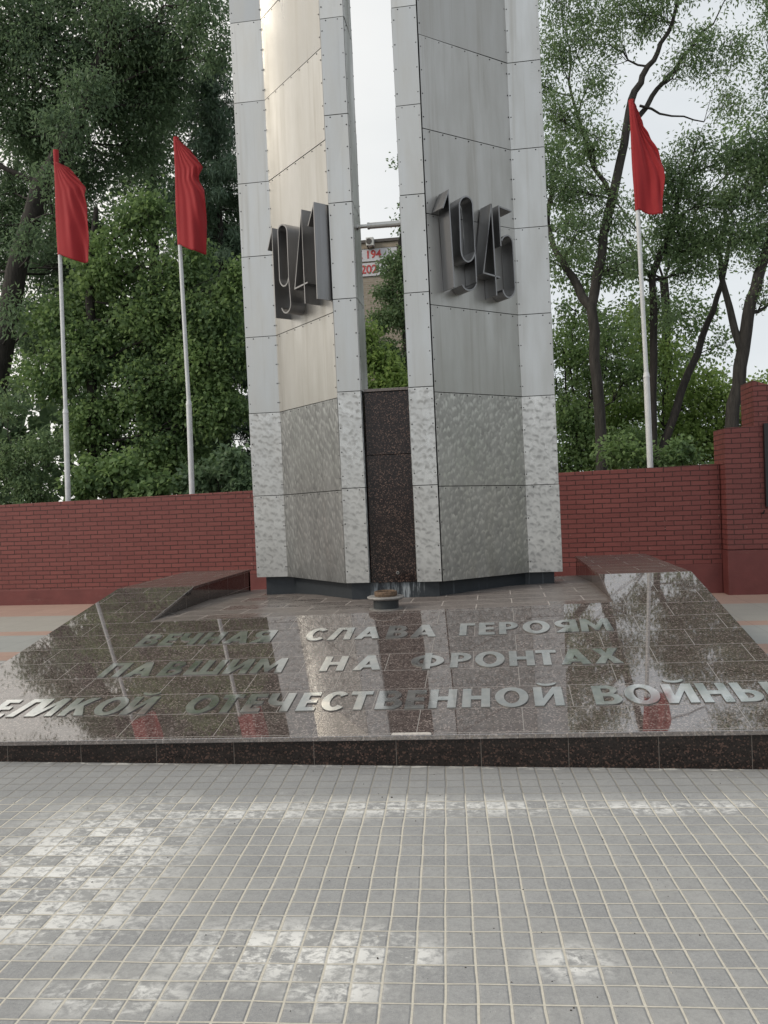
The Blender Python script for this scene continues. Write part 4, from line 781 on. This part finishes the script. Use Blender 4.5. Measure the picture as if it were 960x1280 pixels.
# ------------------------------------------------------------------ trees
TR = json.loads(r'''{"leaning": {"trunk": [[-11.47, 11.5, -0.5, 0.31], [-10.7, 11.5, 2.34, 0.278], [-9.95, 11.5, 5.13, 0.245], [-9.52, 11.5, 6.86, 0.212], [-8.98, 11.5, 8.29, 0.196], [-8.26, 11.5, 9.52, 0.163], [-7.57, 11.5, 10.65, 0.131], [-7.06, 11.5, 11.78, 0.098], [-6.62, 11.5, 13.42, 0.065]], "clusters": [[-8.54, 11.5, 11.62, 0.98, 0.78, 1], [-6.88, 11.5, 11.76, 0.98, 0.78, 1], [-5.54, 11.5, 11.6, 0.82, 0.65, 0.9], [-7.99, 12.1, 10.65, 0.93, 0.75, 1], [-6.57, 12.3, 10.6, 0.77, 0.62, 0.9], [-9.53, 12.1, 10.64, 1.02, 0.81, 1], [-9.25, 11.5, 12.39, 0.98, 0.78, 1], [-6.79, 11.5, 13.61, 1.31, 1.05, 0.8], [-8.61, 11.5, 14.03, 1.31, 1.05, 0.8], [-5.21, 11.5, 13.07, 0.98, 0.78, 0.7], [-4.78, 10.7, 11.6, 0.59, 0.47, 0.7], [-10.24, 11.5, 11.64, 1.14, 0.92, 0.9], [-10.07, 12.5, 9.04, 0.78, 0.63, 0.9], [-8.38, 12.7, 9.33, 0.74, 0.59, 1], [-9.45, 13.0, 7.27, 0.8, 0.64, 0.8], [-11.3, 13.0, 7.61, 0.98, 0.79, 0.7], [-7.17, 12.7, 9.94, 0.7, 0.56, 1], [-9.44, 11.5, 16.21, 1.8, 1.44, 0.6], [-6.69, 11.5, 15.96, 1.8, 1.44, 0.6], [-9.39, 12.8, 10.4, 0.97, 0.78, 1], [-7.92, 12.8, 11.82, 0.88, 0.71, 1], [-6.25, 12.5, 11.38, 0.73, 0.58, 0.9], [-10.14, 13.0, 5.8, 0.64, 0.51, 0.8], [-8.83, 13.0, 7.42, 0.71, 0.57, 0.9], [-10.51, 12.5, 8.33, 0.78, 0.63, 0.9], [-4.62, 11.1, 10.93, 0.57, 0.46, 0.6], [-8.07, 12.1, 12.96, 0.85, 0.68, 0.9], [-12.26, 12.0, 14.52, 1.52, 1.21, 0.6], [-12.72, 12.0, 17.31, 1.85, 1.48, 0.5], [-10.88, 12.0, 17.92, 1.85, 1.48, 0.5], [-14.63, 12.0, 12.61, 1.69, 1.35, 0.55], [-8.7, 12.0, 18.62, 1.85, 1.48, 0.45], [-12.66, 12.0, 10.73, 1.35, 1.08, 0.6], [-15.08, 12.0, 16.01, 1.85, 1.48, 0.5], [-7.94, 10.3, 8.24, 0.45, 0.36, 0.6], [-8.46, 10.3, 7.08, 0.42, 0.34, 0.55], [-7.49, 10.3, 9.31, 0.51, 0.41, 0.7], [-8.88, 10.3, 5.66, 0.39, 0.31, 0.5], [-7.13, 10.5, 10.09, 0.55, 0.44, 0.7], [-6.71, 12.7, 11.53, 0.79, 0.63, 1]]}, "linden": {"trunk": [[-7.44, 10.5, 0.55, 0.107], [-7.37, 10.5, 2.83, 0.1], [-7.28, 10.5, 5.43, 0.092], [-7.26, 10.5, 6.56, 0.077], [-7.07, 10.5, 7.67, 0.046]], "clusters": [[-6.78, 10.5, 6.52, 0.77, 0.61, 1.1], [-5.81, 10.5, 5.49, 0.84, 0.67, 1.2], [-7.38, 10.5, 4.79, 0.8, 0.64, 1.1], [-6.22, 10.5, 3.91, 0.8, 0.64, 1.2], [-5.01, 10.5, 4.48, 0.74, 0.59, 1.2], [-4.72, 10.5, 3.5, 0.7, 0.56, 1.2], [-7.27, 10.5, 3.32, 0.74, 0.59, 1.2], [-8.28, 10.5, 4.35, 0.64, 0.51, 0.9], [-5.93, 10.5, 2.77, 0.64, 0.51, 1.2], [-4.64, 10.5, 5.4, 0.64, 0.51, 1.1], [-5.26, 10.5, 6.4, 0.61, 0.49, 1.0], [-6.06, 10.5, 7.42, 0.64, 0.51, 0.9], [-4.18, 10.5, 4.58, 0.46, 0.37, 1.1], [-7.76, 11.3, 5.98, 0.65, 0.52, 1.0], [-8.13, 10.5, 5.49, 0.52, 0.42, 0.8], [-7.09, 11.7, 5.16, 0.91, 0.73, 1.2], [-5.92, 11.8, 3.54, 1.0, 0.8, 1.2], [-4.12, 10.5, 6.0, 0.4, 0.32, 0.9], [-7.11, 11.1, 2.18, 0.72, 0.57, 1.1], [-5.55, 11.2, 2.29, 0.72, 0.58, 1.1]]}, "shrub_left": {"trunk": [[-8.17, 9.3, 1.58, 0.028], [-8.17, 9.3, 2.19, 0.021]], "clusters": [[-8.29, 9.3, 2.57, 0.54, 0.43, 1.0], [-7.62, 9.3, 2.77, 0.42, 0.34, 0.9], [-8.4, 9.3, 3.57, 0.37, 0.29, 0.7], [-7.99, 9.3, 1.95, 0.48, 0.38, 1.1], [-8.96, 9.3, 2.37, 0.56, 0.45, 1]]}, "shrub_mid": {"trunk": [[-6.24, 9.0, 1.52, 0.028], [-6.21, 9.0, 2.1, 0.021]], "clusters": [[-6.68, 9.0, 2.12, 0.41, 0.33, 1.3], [-6.05, 9.0, 2.24, 0.41, 0.33, 1.3], [-5.45, 9.0, 2.0, 0.41, 0.33, 1.3]]}, "shrub_right": {"trunk": [[-4.26, 9.2, 1.44, 0.028], [-4.28, 9.2, 2.03, 0.021]], "clusters": [[-4.61, 9.2, 2.04, 0.42, 0.34, 1.2], [-3.99, 9.2, 2.31, 0.36, 0.29, 1.1], [-3.86, 9.2, 1.87, 0.31, 0.25, 1.1]]}, "ash": {"trunk": [[2.73, 11.0, 1.16, 0.117], [2.76, 11.0, 2.08, 0.111], [2.73, 11.0, 3.62, 0.104], [2.66, 11.0, 5.08, 0.098], [2.89, 11.0, 6.05, 0.087], [3.11, 11.0, 7.1, 0.087], [3.37, 11.0, 8.13, 0.079], [3.53, 11.0, 8.95, 0.07], [3.74, 11.0, 9.37, 0.057], [4.03, 11.0, 9.77, 0.044], [4.31, 11.0, 10.28, 0.035], [4.48, 11.0, 11.15, 0.024]], "clusters": [[2.24, 11.0, 10.07, 0.57, 0.46, 0.55], [2.85, 11.0, 10.45, 0.57, 0.46, 0.5], [2.2, 11.0, 8.71, 0.57, 0.46, 0.6], [2.7, 11.0, 8.2, 0.57, 0.46, 0.6], [2.0, 11.0, 7.5, 0.51, 0.41, 0.6], [3.1, 11.0, 6.87, 0.54, 0.43, 0.6], [2.42, 11.0, 6.47, 0.54, 0.43, 0.55], [4.03, 11.0, 10.46, 0.6, 0.48, 0.42], [4.73, 11.0, 9.86, 0.51, 0.41, 0.42], [4.43, 11.0, 9.44, 0.38, 0.3, 0.3], [5.22, 11.0, 9.58, 0.6, 0.48, 0.4], [3.59, 11.0, 10.66, 0.57, 0.46, 0.42], [5.33, 11.0, 8.75, 0.47, 0.38, 0.35], [1.81, 11.0, 6.14, 0.38, 0.3, 0.4], [2.82, 11.0, 9.4, 0.47, 0.38, 0.5], [2.27, 11.0, 10.98, 0.57, 0.46, 0.45], [3.18, 11.0, 11.62, 0.95, 0.76, 0.45], [4.63, 11.0, 11.43, 0.95, 0.76, 0.4], [2.15, 11.0, 11.91, 0.87, 0.7, 0.45], [5.62, 11.0, 11.15, 0.71, 0.57, 0.25], [3.22, 11.0, 5.87, 0.44, 0.35, 0.45], [3.13, 11.0, 10.04, 0.44, 0.35, 0.4], [3.38, 11.0, 13.09, 1.42, 1.14, 0.35], [1.87, 11.0, 7.98, 0.41, 0.33, 0.6], [1.77, 11.0, 9.52, 0.44, 0.35, 0.6], [2.45, 11.0, 7.31, 0.51, 0.41, 0.6]], "limbs": [[[2.66, 11.0, 5.08, 0.095], [2.35, 11.25, 5.78, 0.079], [2.11, 11.5, 6.3, 0.063], [1.96, 11.75, 7.0, 0.047], [2.1, 12.0, 8.05, 0.032]], [[3.44, 11.0, 8.43, 0.054], [3.96, 11.25, 9.1, 0.047], [4.37, 11.5, 9.61, 0.041], [4.8, 11.75, 10.16, 0.032], [5.33, 12.0, 10.75, 0.022]], [[3.11, 11.0, 7.1, 0.047], [2.73, 11.25, 8.15, 0.038], [2.49, 11.5, 9.38, 0.027], [2.5, 11.75, 10.46, 0.017]], [[3.68, 11.0, 8.82, 0.025], [4.31, 11.25, 8.68, 0.017], [4.96, 11.5, 8.62, 0.011]]]}, "elm": {"trunk": [[3.94, 12.2, 1.1, 0.092], [3.95, 12.2, 2.41, 0.085], [4.02, 12.2, 4.21, 0.078], [4.04, 12.2, 5.84, 0.072], [4.23, 12.2, 6.39, 0.068], [4.55, 12.2, 7.09, 0.051], [4.73, 12.2, 7.88, 0.034]], "clusters": [[4.65, 12.2, 7.97, 0.55, 0.44, 0.55], [5.17, 12.2, 7.28, 0.55, 0.44, 0.55], [4.38, 12.2, 6.62, 0.51, 0.41, 0.6], [5.43, 12.2, 8.14, 0.51, 0.41, 0.45], [4.83, 12.2, 6.02, 0.48, 0.38, 0.55], [4.48, 12.2, 7.58, 0.55, 0.44, 0.55], [3.81, 12.2, 6.18, 0.41, 0.33, 0.5], [4.98, 12.2, 8.5, 0.44, 0.35, 0.3], [5.08, 12.2, 6.56, 0.51, 0.41, 0.6], [4.1, 12.2, 5.26, 0.44, 0.35, 0.45], [4.17, 12.2, 7.45, 0.44, 0.35, 0.5], [4.62, 12.2, 6.84, 0.51, 0.41, 0.6]], "limbs": [[[4.02, 12.2, 2.08, 0.089], [4.46, 12.45, 3.11, 0.085], [5.01, 12.7, 4.36, 0.075], [5.42, 12.95, 5.29, 0.061], [5.73, 13.2, 6.15, 0.048], [5.99, 13.45, 7.06, 0.034]], [[4.04, 12.2, 5.84, 0.044], [3.78, 12.45, 6.42, 0.034], [3.65, 12.7, 6.84, 0.02]]]}, "poplar": {"trunk": [[5.35, 12.0, 1.05, 0.145], [5.44, 12.0, 2.76, 0.135], [5.63, 12.0, 3.94, 0.131], [5.81, 12.0, 4.93, 0.118], [6.03, 12.0, 5.71, 0.11], [6.26, 12.0, 6.4, 0.084], [6.43, 12.0, 7.33, 0.067], [6.66, 12.0, 8.56, 0.051]], "clusters": [[5.88, 12.0, 7.46, 0.54, 0.43, 0.55], [6.29, 12.0, 8.44, 0.61, 0.49, 0.5], [6.32, 12.0, 6.87, 0.57, 0.46, 0.6], [5.71, 12.0, 6.52, 0.47, 0.38, 0.6], [6.69, 12.0, 9.49, 0.78, 0.62, 0.5], [7.01, 12.0, 7.9, 0.84, 0.67, 0.6], [6.0, 12.0, 6.11, 0.4, 0.32, 0.5], [5.58, 12.0, 7.25, 0.44, 0.35, 0.5], [6.95, 12.0, 11.01, 1.01, 0.81, 0.4], [7.29, 12.0, 12.52, 1.35, 1.08, 0.4], [6.12, 12.0, 5.31, 0.3, 0.24, 0.35], [5.98, 12.0, 8.0, 0.44, 0.35, 0.5], [6.27, 12.0, 7.74, 0.51, 0.4, 0.55]], "limbs": [[[5.68, 12.0, 4.23, 0.084], [5.45, 12.25, 5.58, 0.061], [5.43, 12.5, 6.47, 0.044], [5.64, 12.75, 7.36, 0.027]], [[5.81, 12.0, 4.93, 0.051], [6.2, 12.25, 5.12, 0.034], [6.59, 12.5, 5.4, 0.024]]]}, "bush_bright": {"trunk": [[4.81, 15.5, 1.0, 0.082], [4.87, 15.5, 2.96, 0.061]], "clusters": [[4.74, 15.5, 4.92, 0.65, 0.52, 1.0], [5.65, 15.5, 3.89, 0.78, 0.62, 1.1], [3.94, 15.5, 3.6, 0.78, 0.62, 1.1], [5.24, 15.5, 2.84, 0.82, 0.65, 1.2], [6.28, 15.5, 3.47, 0.57, 0.46, 0.9], [6.66, 15.5, 3.84, 0.45, 0.36, 0.7], [4.38, 15.5, 5.63, 0.49, 0.39, 0.8], [5.98, 15.5, 2.71, 0.69, 0.56, 1.1], [3.52, 15.5, 2.63, 0.82, 0.65, 1.1], [6.92, 15.5, 3.24, 0.49, 0.39, 0.9], [6.54, 15.5, 2.78, 0.53, 0.42, 1], [7.12, 15.5, 4.0, 0.33, 0.26, 0.5]]}, "bush_dark": {"trunk": [[2.55, 14.0, 1.11, 0.076], [2.61, 14.0, 2.95, 0.057]], "clusters": [[2.53, 14.0, 3.32, 0.64, 0.51, 1.2], [3.01, 14.0, 4.39, 0.64, 0.51, 0.8], [2.4, 14.0, 4.8, 0.57, 0.45, 0.8], [3.39, 14.0, 5.1, 0.57, 0.45, 0.6], [2.86, 14.0, 2.57, 0.64, 0.51, 1.2], [3.89, 14.0, 4.16, 0.6, 0.48, 0.9], [2.22, 14.0, 2.23, 0.57, 0.45, 1.2], [3.84, 14.0, 2.52, 0.64, 0.51, 1.2], [2.7, 14.0, 5.7, 0.49, 0.39, 0.5]]}, "shrub_wall": {"trunk": [[3.99, 9.6, 1.15, 0.029], [3.98, 9.6, 1.84, 0.022]], "clusters": [[3.22, 9.6, 2.08, 0.29, 0.23, 1.1], [3.89, 9.6, 2.18, 0.32, 0.25, 1], [2.82, 9.6, 2.3, 0.35, 0.28, 1], [3.61, 9.6, 1.92, 0.29, 0.23, 1.1], [4.27, 9.6, 1.82, 0.2, 0.16, 1]]}, "maple_gap": {"trunk": [[-1.11, 13.5, 1.25, 0.11], [-1.16, 13.5, 3.83, 0.092], [-1.22, 13.5, 5.67, 0.074], [-1.24, 13.5, 7.51, 0.055]], "clusters": [[-1.32, 13.5, 6.87, 0.4, 0.32, 1.1], [-1.62, 13.5, 6.35, 0.31, 0.25, 0.9], [-1.3, 13.5, 5.86, 0.48, 0.38, 1.1], [-1.72, 13.5, 5.71, 0.31, 0.25, 1.0], [-1.14, 13.5, 7.87, 0.22, 0.18, 0.5], [-1.21, 13.5, 9.33, 0.18, 0.15, 0.12], [-1.75, 13.5, 4.97, 0.44, 0.35, 1.3], [-1.35, 13.5, 4.58, 0.51, 0.41, 1.3], [-0.91, 13.5, 6.57, 0.55, 0.44, 1], [-0.57, 13.5, 8.18, 0.66, 0.53, 0.8], [-0.34, 13.5, 9.61, 0.74, 0.59, 0.7], [-0.59, 13.5, 5.26, 0.66, 0.53, 1.1], [-0.17, 13.5, 6.69, 0.66, 0.53, 0.9], [0.58, 13.5, 7.36, 0.92, 0.74, 0.8], [0.32, 13.5, 5.2, 0.92, 0.74, 1]]}, "shrub_gap": {"trunk": [[-1.43, 10.5, 1.32, 0.031], [-1.38, 10.5, 2.55, 0.031]], "clusters": [[-1.47, 10.5, 4.26, 0.37, 0.29, 1.2], [-1.17, 10.5, 3.93, 0.37, 0.29, 1.2], [-1.5, 10.5, 3.49, 0.46, 0.37, 1.2], [-1.03, 10.5, 3.46, 0.46, 0.37, 1.2], [-1.69, 10.5, 4.73, 0.34, 0.27, 1.0], [-2.27, 10.5, 3.84, 0.46, 0.37, 1.1]]}, "backdrop": {"trunk": [[-8.94, 17.0, 0.06, 0.198], [-8.76, 17.0, 6.98, 0.176], [-8.72, 17.0, 10.41, 0.132], [-8.69, 17.0, 13.82, 0.088]], "clusters": [[-11.21, 17.0, 9.94, 1.32, 1.05, 1], [-8.94, 17.0, 11.11, 1.32, 1.05, 1], [-7.32, 17.0, 9.6, 1.32, 1.05, 1], [-12.59, 17.0, 7.24, 1.32, 1.05, 1], [-10.34, 17.0, 7.09, 1.32, 1.05, 1], [-8.15, 17.0, 6.93, 1.32, 1.05, 1], [-6.42, 17.0, 8.4, 1.1, 0.88, 1], [-11.85, 17.0, 12.32, 1.32, 1.05, 0.9], [-9.56, 17.0, 13.46, 1.32, 1.05, 0.9], [-7.66, 17.0, 12.8, 1.21, 0.97, 0.8], [-6.51, 17.0, 6.37, 1.1, 0.88, 1], [-12.48, 17.0, 9.58, 1.21, 0.97, 0.9], [-11.19, 17.0, 4.81, 1.32, 1.05, 1], [-8.25, 17.0, 4.65, 1.32, 1.05, 1], [-13.46, 17.0, 5.17, 0.88, 0.7, 0.7]]}, "backdrop_right": {"trunk": [[5.71, 19.0, -0.49, 0.168], [5.74, 19.0, 4.12, 0.144], [5.73, 19.0, 7.56, 0.12]], "clusters": [[3.28, 19.0, 7.98, 0.96, 0.77, 0.6], [4.42, 19.0, 8.12, 0.86, 0.69, 0.5], [3.45, 19.0, 6.11, 1.06, 0.85, 0.8], [5.03, 19.0, 6.46, 0.96, 0.77, 0.7], [6.36, 19.0, 6.6, 0.86, 0.69, 0.7], [4.76, 19.0, 4.87, 1.06, 0.85, 0.9], [3.16, 19.0, 4.26, 1.06, 0.85, 1], [6.09, 19.0, 4.79, 0.96, 0.77, 0.9], [4.02, 19.0, 2.82, 1.06, 0.85, 1], [6.03, 19.0, 2.73, 1.06, 0.85, 1], [2.88, 19.0, 9.64, 0.86, 0.69, 0.5], [6.63, 19.0, 8.17, 0.86, 0.69, 0.5], [7.83, 19.0, 8.53, 0.82, 0.65, 0.45], [8.23, 19.0, 11.19, 0.96, 0.77, 0.35], [5.77, 19.0, 8.7, 0.72, 0.58, 0.4], [7.21, 19.0, 5.63, 0.48, 0.38, 0.5], [3.17, 19.0, 11.46, 0.96, 0.77, 0.4]]}, "spruce": {"base": [-5.68, 13.5, 0.26], "mid": [-5.55, 13.5, 3.69], "top": [-5.49, 13.5, 12.11]}}''')
def fast_mesh(name, V, F, mat, parent):
    V = np.asarray(V, np.float32); F = np.asarray(F, np.int32); k = F.shape[1]
    me = bpy.data.meshes.new(name); me.vertices.add(len(V)); me.vertices.foreach_set('co', V.ravel())
    me.loops.add(F.size); me.loops.foreach_set('vertex_index', F.ravel())
    me.polygons.add(len(F)); me.polygons.foreach_set('loop_start', np.arange(0, F.size, k, dtype=np.int32))
    me.update(calc_edges=True); return link(name, me, mat, parent)
def unit(a): return a / (np.linalg.norm(a, axis=-1, keepdims=True) + 1e-9)
def leaves(centers, dirs, per, spread, ln, wd, rng, droop=.5):
    """per leaf-blades (bent diamonds) around each twig end"""
    n = len(centers) * per
    c = np.repeat(centers, per, 0) + rng.normal(0, 1, (n, 3)) * spread * np.array([1, 1, .8])
    d = unit(np.repeat(dirs, per, 0) * .5 + rng.normal(0, .75, (n, 3)) + np.array([0, 0, -droop]))
    up = unit(rng.normal(0, .7, (n, 3)) + np.array([0, 0, .9])); sd_ = unit(np.cross(d, up)); nr = np.cross(sd_, d)
    L = (ln * rng.uniform(.65, 1.25, n))[:, None]; W_ = (wd * rng.uniform(.7, 1.2, n))[:, None]
    V = np.stack([c, c + d * L * .45 + sd_ * W_ + nr * L * .08, c + d * L - nr * L * .05, c + d * L * .45 - sd_ * W_ + nr * L * .08], 1).reshape(-1, 3)
    F = np.arange(4 * n, dtype=np.int32).reshape(-1, 4); return V, F
def tubes(mb, P, r0, r1, n):
    mb.tube(P, list(np.linspace(r0, r1, len(P))), n)
def curve(a, b, rng, k=5, bend=.15):
    t_ = np.linspace(0, 1, k)[:, None]; L = np.linalg.norm(b - a)
    off = rng.normal(0, 1, 3) * bend * L; off2 = rng.normal(0, 1, (k, 3)) * .03 * L
    P = a + (b - a) * t_ + off * (t_ * (1 - t_)) * 1.6 + off2 * (t_ * (1 - t_)) * 4; P[0] = a; P[-1] = b; return P
def tree(key, name, label, cat, leafmat, barkmat, seed, ln=.11, wd=.028, per=13, spread=.13, dens=24, group=None):
    T = TR[key]; rng = np.random.default_rng(seed)
    tr = np.array(T['trunk']); root = empty(name, (tr[0][0], tr[0][1], 0), label, cat, group)
    mb = MB(); lims = [tr] + [np.array(l) for l in T.get('limbs', [])]
    pts = []
    for l in lims:
        P = l.copy(); 
        if l is tr: P[0][2] = -.05
        Pd = [P[0]]
        for i in range(1, len(P)):
            for f in (.33, .67, 1.0):
                q = P[i - 1] + (P[i] - P[i - 1]) * f
                if f < 1: q = q + np.r_[rng.normal(0, .025, 3), 0]
                Pd.append(q)
        Pd = np.array(Pd); mb.tube(Pd[:, :3], Pd[:, 3], 10); pts.append(Pd)
    skel = np.concatenate(pts)
    Cs, Ds = [], []
    for (cx, cy, cz, rh, ry, dn) in T['clusters']:
        c = np.array([cx, cy, cz]); R_ = np.array([rh, ry, rh * .92])
        dd = np.linalg.norm(skel[:, :3] - c, axis=1) + np.maximum(0, skel[:, 2] - cz + .2) * 2.0 + np.where(skel[:, 2] < 1.2, 3, 0)
        s_ = skel[np.argmin(dd)]
        limb = curve(s_[:3], c, rng, 6, .12); r0 = min(s_[3] * .6, .012 + .016 * rh * 1.6)
        tubes(mb, limb, r0, r0 * .45, 6)
        nb = max(4, int(5 + 5 * rh)); subs = [limb[3:]]
        for _ in range(nb):
            a = limb[rng.integers(2, 6)]; u = unit(rng.normal(0, 1, 3)); b = c + u * R_ * rng.uniform(.55, 1.0)
            P = curve(a, b, rng, 5, .18); tubes(mb, P, r0 * .42, .004, 4); subs.append(P[1:])
        S = np.concatenate(subs)
        ng = int(dens * dn * (rh ** 2) * 9 + 4)
        u = unit(rng.normal(0, 1, (ng, 3))); rad = rng.uniform(.15, 1.0, (ng, 1)) ** .55 * rng.uniform(.8, 1.22, (ng, 1))
        G = c + u * R_ * rad
        # pull groups into loose clumps so sky shows between them
        hub = c + unit(rng.normal(0, 1, (max(3, ng // 9), 3))) * R_ * rng.uniform(.35, 1.05, (max(3, ng // 9), 1))
        near = hub[np.argmin(np.linalg.norm(G[:, None] - hub[None], axis=2), axis=1)]
        G = G + (near - G) * rng.uniform(.05, .65, (ng, 1))
        j = np.argmin(np.linalg.norm(G[:, None] - S[None], axis=2), axis=1)
        for g, q in zip(G, S[j]):
            if rng.random() < .6:
                m_ = (g + q) / 2 + np.array([0, 0, .04]); mb.tube([q, m_, g], [.005, .004, .0025], 3)
        Cs.append(G); Ds.append(unit(G - c) + np.array([0, 0, -.1]))
    mb.build('trunk', barkmat, root, True)
    V, F = leaves(np.concatenate(Cs), np.concatenate(Ds), per, spread, ln, wd, rng)
    fast_mesh('crown', V, F, leafmat, root); return root, len(F)
tot = 0
def T_(*a, **k):
    global tot
    r_, n_ = tree(*a, **k); tot += n_
T_('leaning', 'leaning_tree', 'big dark broadleaf tree leaning right from the left edge behind the leftmost flag', 'tree', 'leaf_deep', 'bark_dark', 1, .115, .022, 19, .17, 30)
T_('linden', 'linden_tree', 'dense dark green linden between the two left flagpoles and the left pylon', 'tree', 'leaf_linden', 'bark_dark', 2, .095, .036, 17, .14, 38)
T_('shrub_left', 'shrub', 'pale green shrub over the brick wall at the left edge', 'shrub', 'leaf_ash', 'bark_grey', 3, .085, .018, 16, .11, 44, group='shrubs behind the brick wall')
T_('shrub_mid', 'shrub', 'broad leaved dark shrub just above the wall between the two left flagpoles', 'shrub', 'leaf_linden', 'bark_dark', 4, .11, .045, 13, .11, 44, group='shrubs behind the brick wall')
T_('shrub_right', 'shrub', 'dark shrub above the wall between the middle flagpole and the left pylon', 'shrub', 'leaf_deep', 'bark_dark', 5, .11, .04, 12, .11, 40, group='shrubs behind the brick wall')
T_('ash', 'ash_tree', 'sparse tall tree with forked dark trunk between right pylon and right flagpole', 'tree', 'leaf_ash', 'bark_grey', 6, .080, .016, 23, .14, 40)
T_('elm', 'elm_tree', 'tree with twin slanting dark trunks directly behind the right flagpole', 'tree', 'leaf_ash', 'bark_dark', 7, .08, .019, 21, .14, 46)
T_('poplar', 'poplar_tree', 'tree with thick bare grey brown trunk rising behind the stepped brick wall', 'tree', 'leaf_ash', 'bark_grey', 8, .08, .019, 21, .14, 44)
T_('bush_bright', 'small_tree', 'bright mid green small tree in the distance beyond the right flagpole', 'tree', 'leaf_bright', 'bark_dark', 9, .10, .036, 15, .16, 26)
T_('bush_dark', 'small_tree', 'dark green small tree beside the right pylon behind the forked trunk', 'tree', 'leaf_linden', 'bark_dark', 10, .095, .03, 16, .14, 30)
T_('shrub_wall', 'shrub', 'low green shrubs of fine leaves peeping over the wall at the right flagpole', 'shrub', 'leaf_linden', 'bark_dark', 11, .09, .03, 12, .09, 40, group='shrubs behind the brick wall')
T_('maple_gap', 'maple_tree', 'green tree seen in the gap between the pylons, partly hiding the banners', 'tree', 'leaf_ash', 'bark_grey', 12, .09, .028, 15, .10, 46)
T_('shrub_gap', 'shrub', 'bright green shrub above the granite slab in the gap between the pylons', 'shrub', 'leaf_bright', 'bark_dark', 13, .09, .036, 12, .09, 55, group='shrubs behind the brick wall')
T_('backdrop', 'linden_tree', 'tall shaded linden set back behind the two left flags, filling between nearer trees', 'tree', 'leaf_deep', 'bark_dark', 14, .13, .04, 15, .2, 16)
T_('backdrop_right', 'distant_tree', 'pale green spreading tree far behind the poplar and elm trunks on the right', 'tree', 'leaf_linden', 'bark_dark', 15, .13, .036, 14, .2, 15)
def spruce():
    T = TR['spruce']; b0, md, tp = (np.array(T[k]) for k in ('base', 'mid', 'top')); rng = np.random.default_rng(21)
    root = empty('spruce_tree', (b0[0], b0[1], 0), 'dark narrow spruce with drooping needle sprays beside the left pylon top', 'tree')
    b0[2] = -.05; mb = MB(); P = [b0, md, md + (tp - md) * .5, tp]; mb.tube(P, [.13, .115, .07, .02], 10)
    C_, D_ = [], []
    H = tp[2] - 2.2
    for lv in np.linspace(2.2, tp[2] - .1, 44):
        f = (tp[2] - lv) / H; ax = md + (tp - md) * max(0, (lv - md[2]) / (tp[2] - md[2]))
        ax = np.array([ax[0], ax[1], lv]); rad = .22 + 1.9 * f ** .6
        for k in range(7):
            an = rng.uniform(0, 2 * math.pi); L = rad * rng.uniform(.65, 1.15); d = np.array([math.cos(an), math.sin(an), 0])
            pts = [ax + d * L * t_ + np.array([0, 0, .10 * t_ * L - .42 * L * t_ ** 2 + .12 * L * t_ ** 4]) for t_ in np.linspace(0, 1, 6)]
            mb.tube(pts, [.016, .012, .009, .007, .005, .003], 4)
            for t_ in np.linspace(.2, 1, max(3, int(L * 9))):
                q = ax + d * L * t_ + np.array([0, 0, .10 * t_ * L - .42 * L * t_ ** 2 + .12 * L * t_ ** 4])
                C_.append(q + rng.normal(0, .02, 3)); D_.append(d * .7 + np.array([0, 0, -.5]))
    mb.build('trunk', 'bark_dark', root, True)
    V, F = leaves(np.array(C_), np.array(D_), 22, .09, .17, .015, rng, .6); fast_mesh('crown', V, F, 'leaf_needle', root); return len(F)
tot += spruce()
# unseen wood added off to the right, darkening the right panel's reflection
rng = np.random.default_rng(33); C_ = []
for i in range(70):
    c = np.array([rng.uniform(30, 40), rng.uniform(-26, 40), rng.uniform(1.5, 6.5)]); u = unit(rng.normal(0, 1, (50, 3))); C_.append(c + u * np.array([2.2, 2.8, 2.0]) * rng.uniform(.4, 1, (50, 1)))
C_ = np.concatenate(C_); V, F = leaves(C_, unit(rng.normal(0, 1, C_.shape)), 5, .5, .7, .3, rng, .3)
tag(fast_mesh('unseen_wood', V, F, 'leaf_ash', None), 'unseen green wood added right of the plaza to darken the steel reflection', 'wood', kind='stuff')
C_ = []  # dark foliage added at the left for the lower left panel to reflect
for i in range(60):
    c = np.array([rng.uniform(-26, -9.5), rng.uniform(9.5, 15), rng.uniform(1.5, 5.2)]); u = unit(rng.normal(0, 1, (40, 3))); C_.append(c + u * np.array([1.5, 1.3, 1.3]) * rng.uniform(.4, 1, (40, 1)))
C_ = np.concatenate(C_); V, F = leaves(C_, unit(rng.normal(0, 1, C_.shape)), 6, .3, .3, .12, rng, .3)
tag(fast_mesh('added_thicket', V, F, 'leaf_deep', None), 'dark leaf mass added beyond the brick wall at the far left to darken the steel reflection', 'added_thicket', kind='stuff')
# grit, seeds and bits of leaf scattered over the pavers
rng = np.random.default_rng(5); gb_ = MB()
for i in range(420):
    x, y = rng.uniform(-3.2, 3.0), rng.uniform(-2.6, -.02); r_ = rng.uniform(.0015, .0045) * (1.8 if rng.random() < .06 else 1)
    V = []
    for k in range(5):
        an = 2 * math.pi * k / 5 + rng.uniform(-.4, .4); V.append((x + r_ * rng.uniform(.6, 1.3) * math.cos(an), y + r_ * rng.uniform(.6, 1.3) * math.sin(an), .0005))
    V.append((x, y, r_ * .8 + .0005)); gb_.add(V, [[k, (k + 1) % 5, 5] for k in range(5)] + [[4, 3, 2, 1, 0]], int(rng.random() < .45))
tag(gb_.build('grit', ['grit_dark', 'grit_pale']), 'scattered grit and crumbs lying on the grey pavers', 'grit', kind='stuff')
print('leaves', tot)
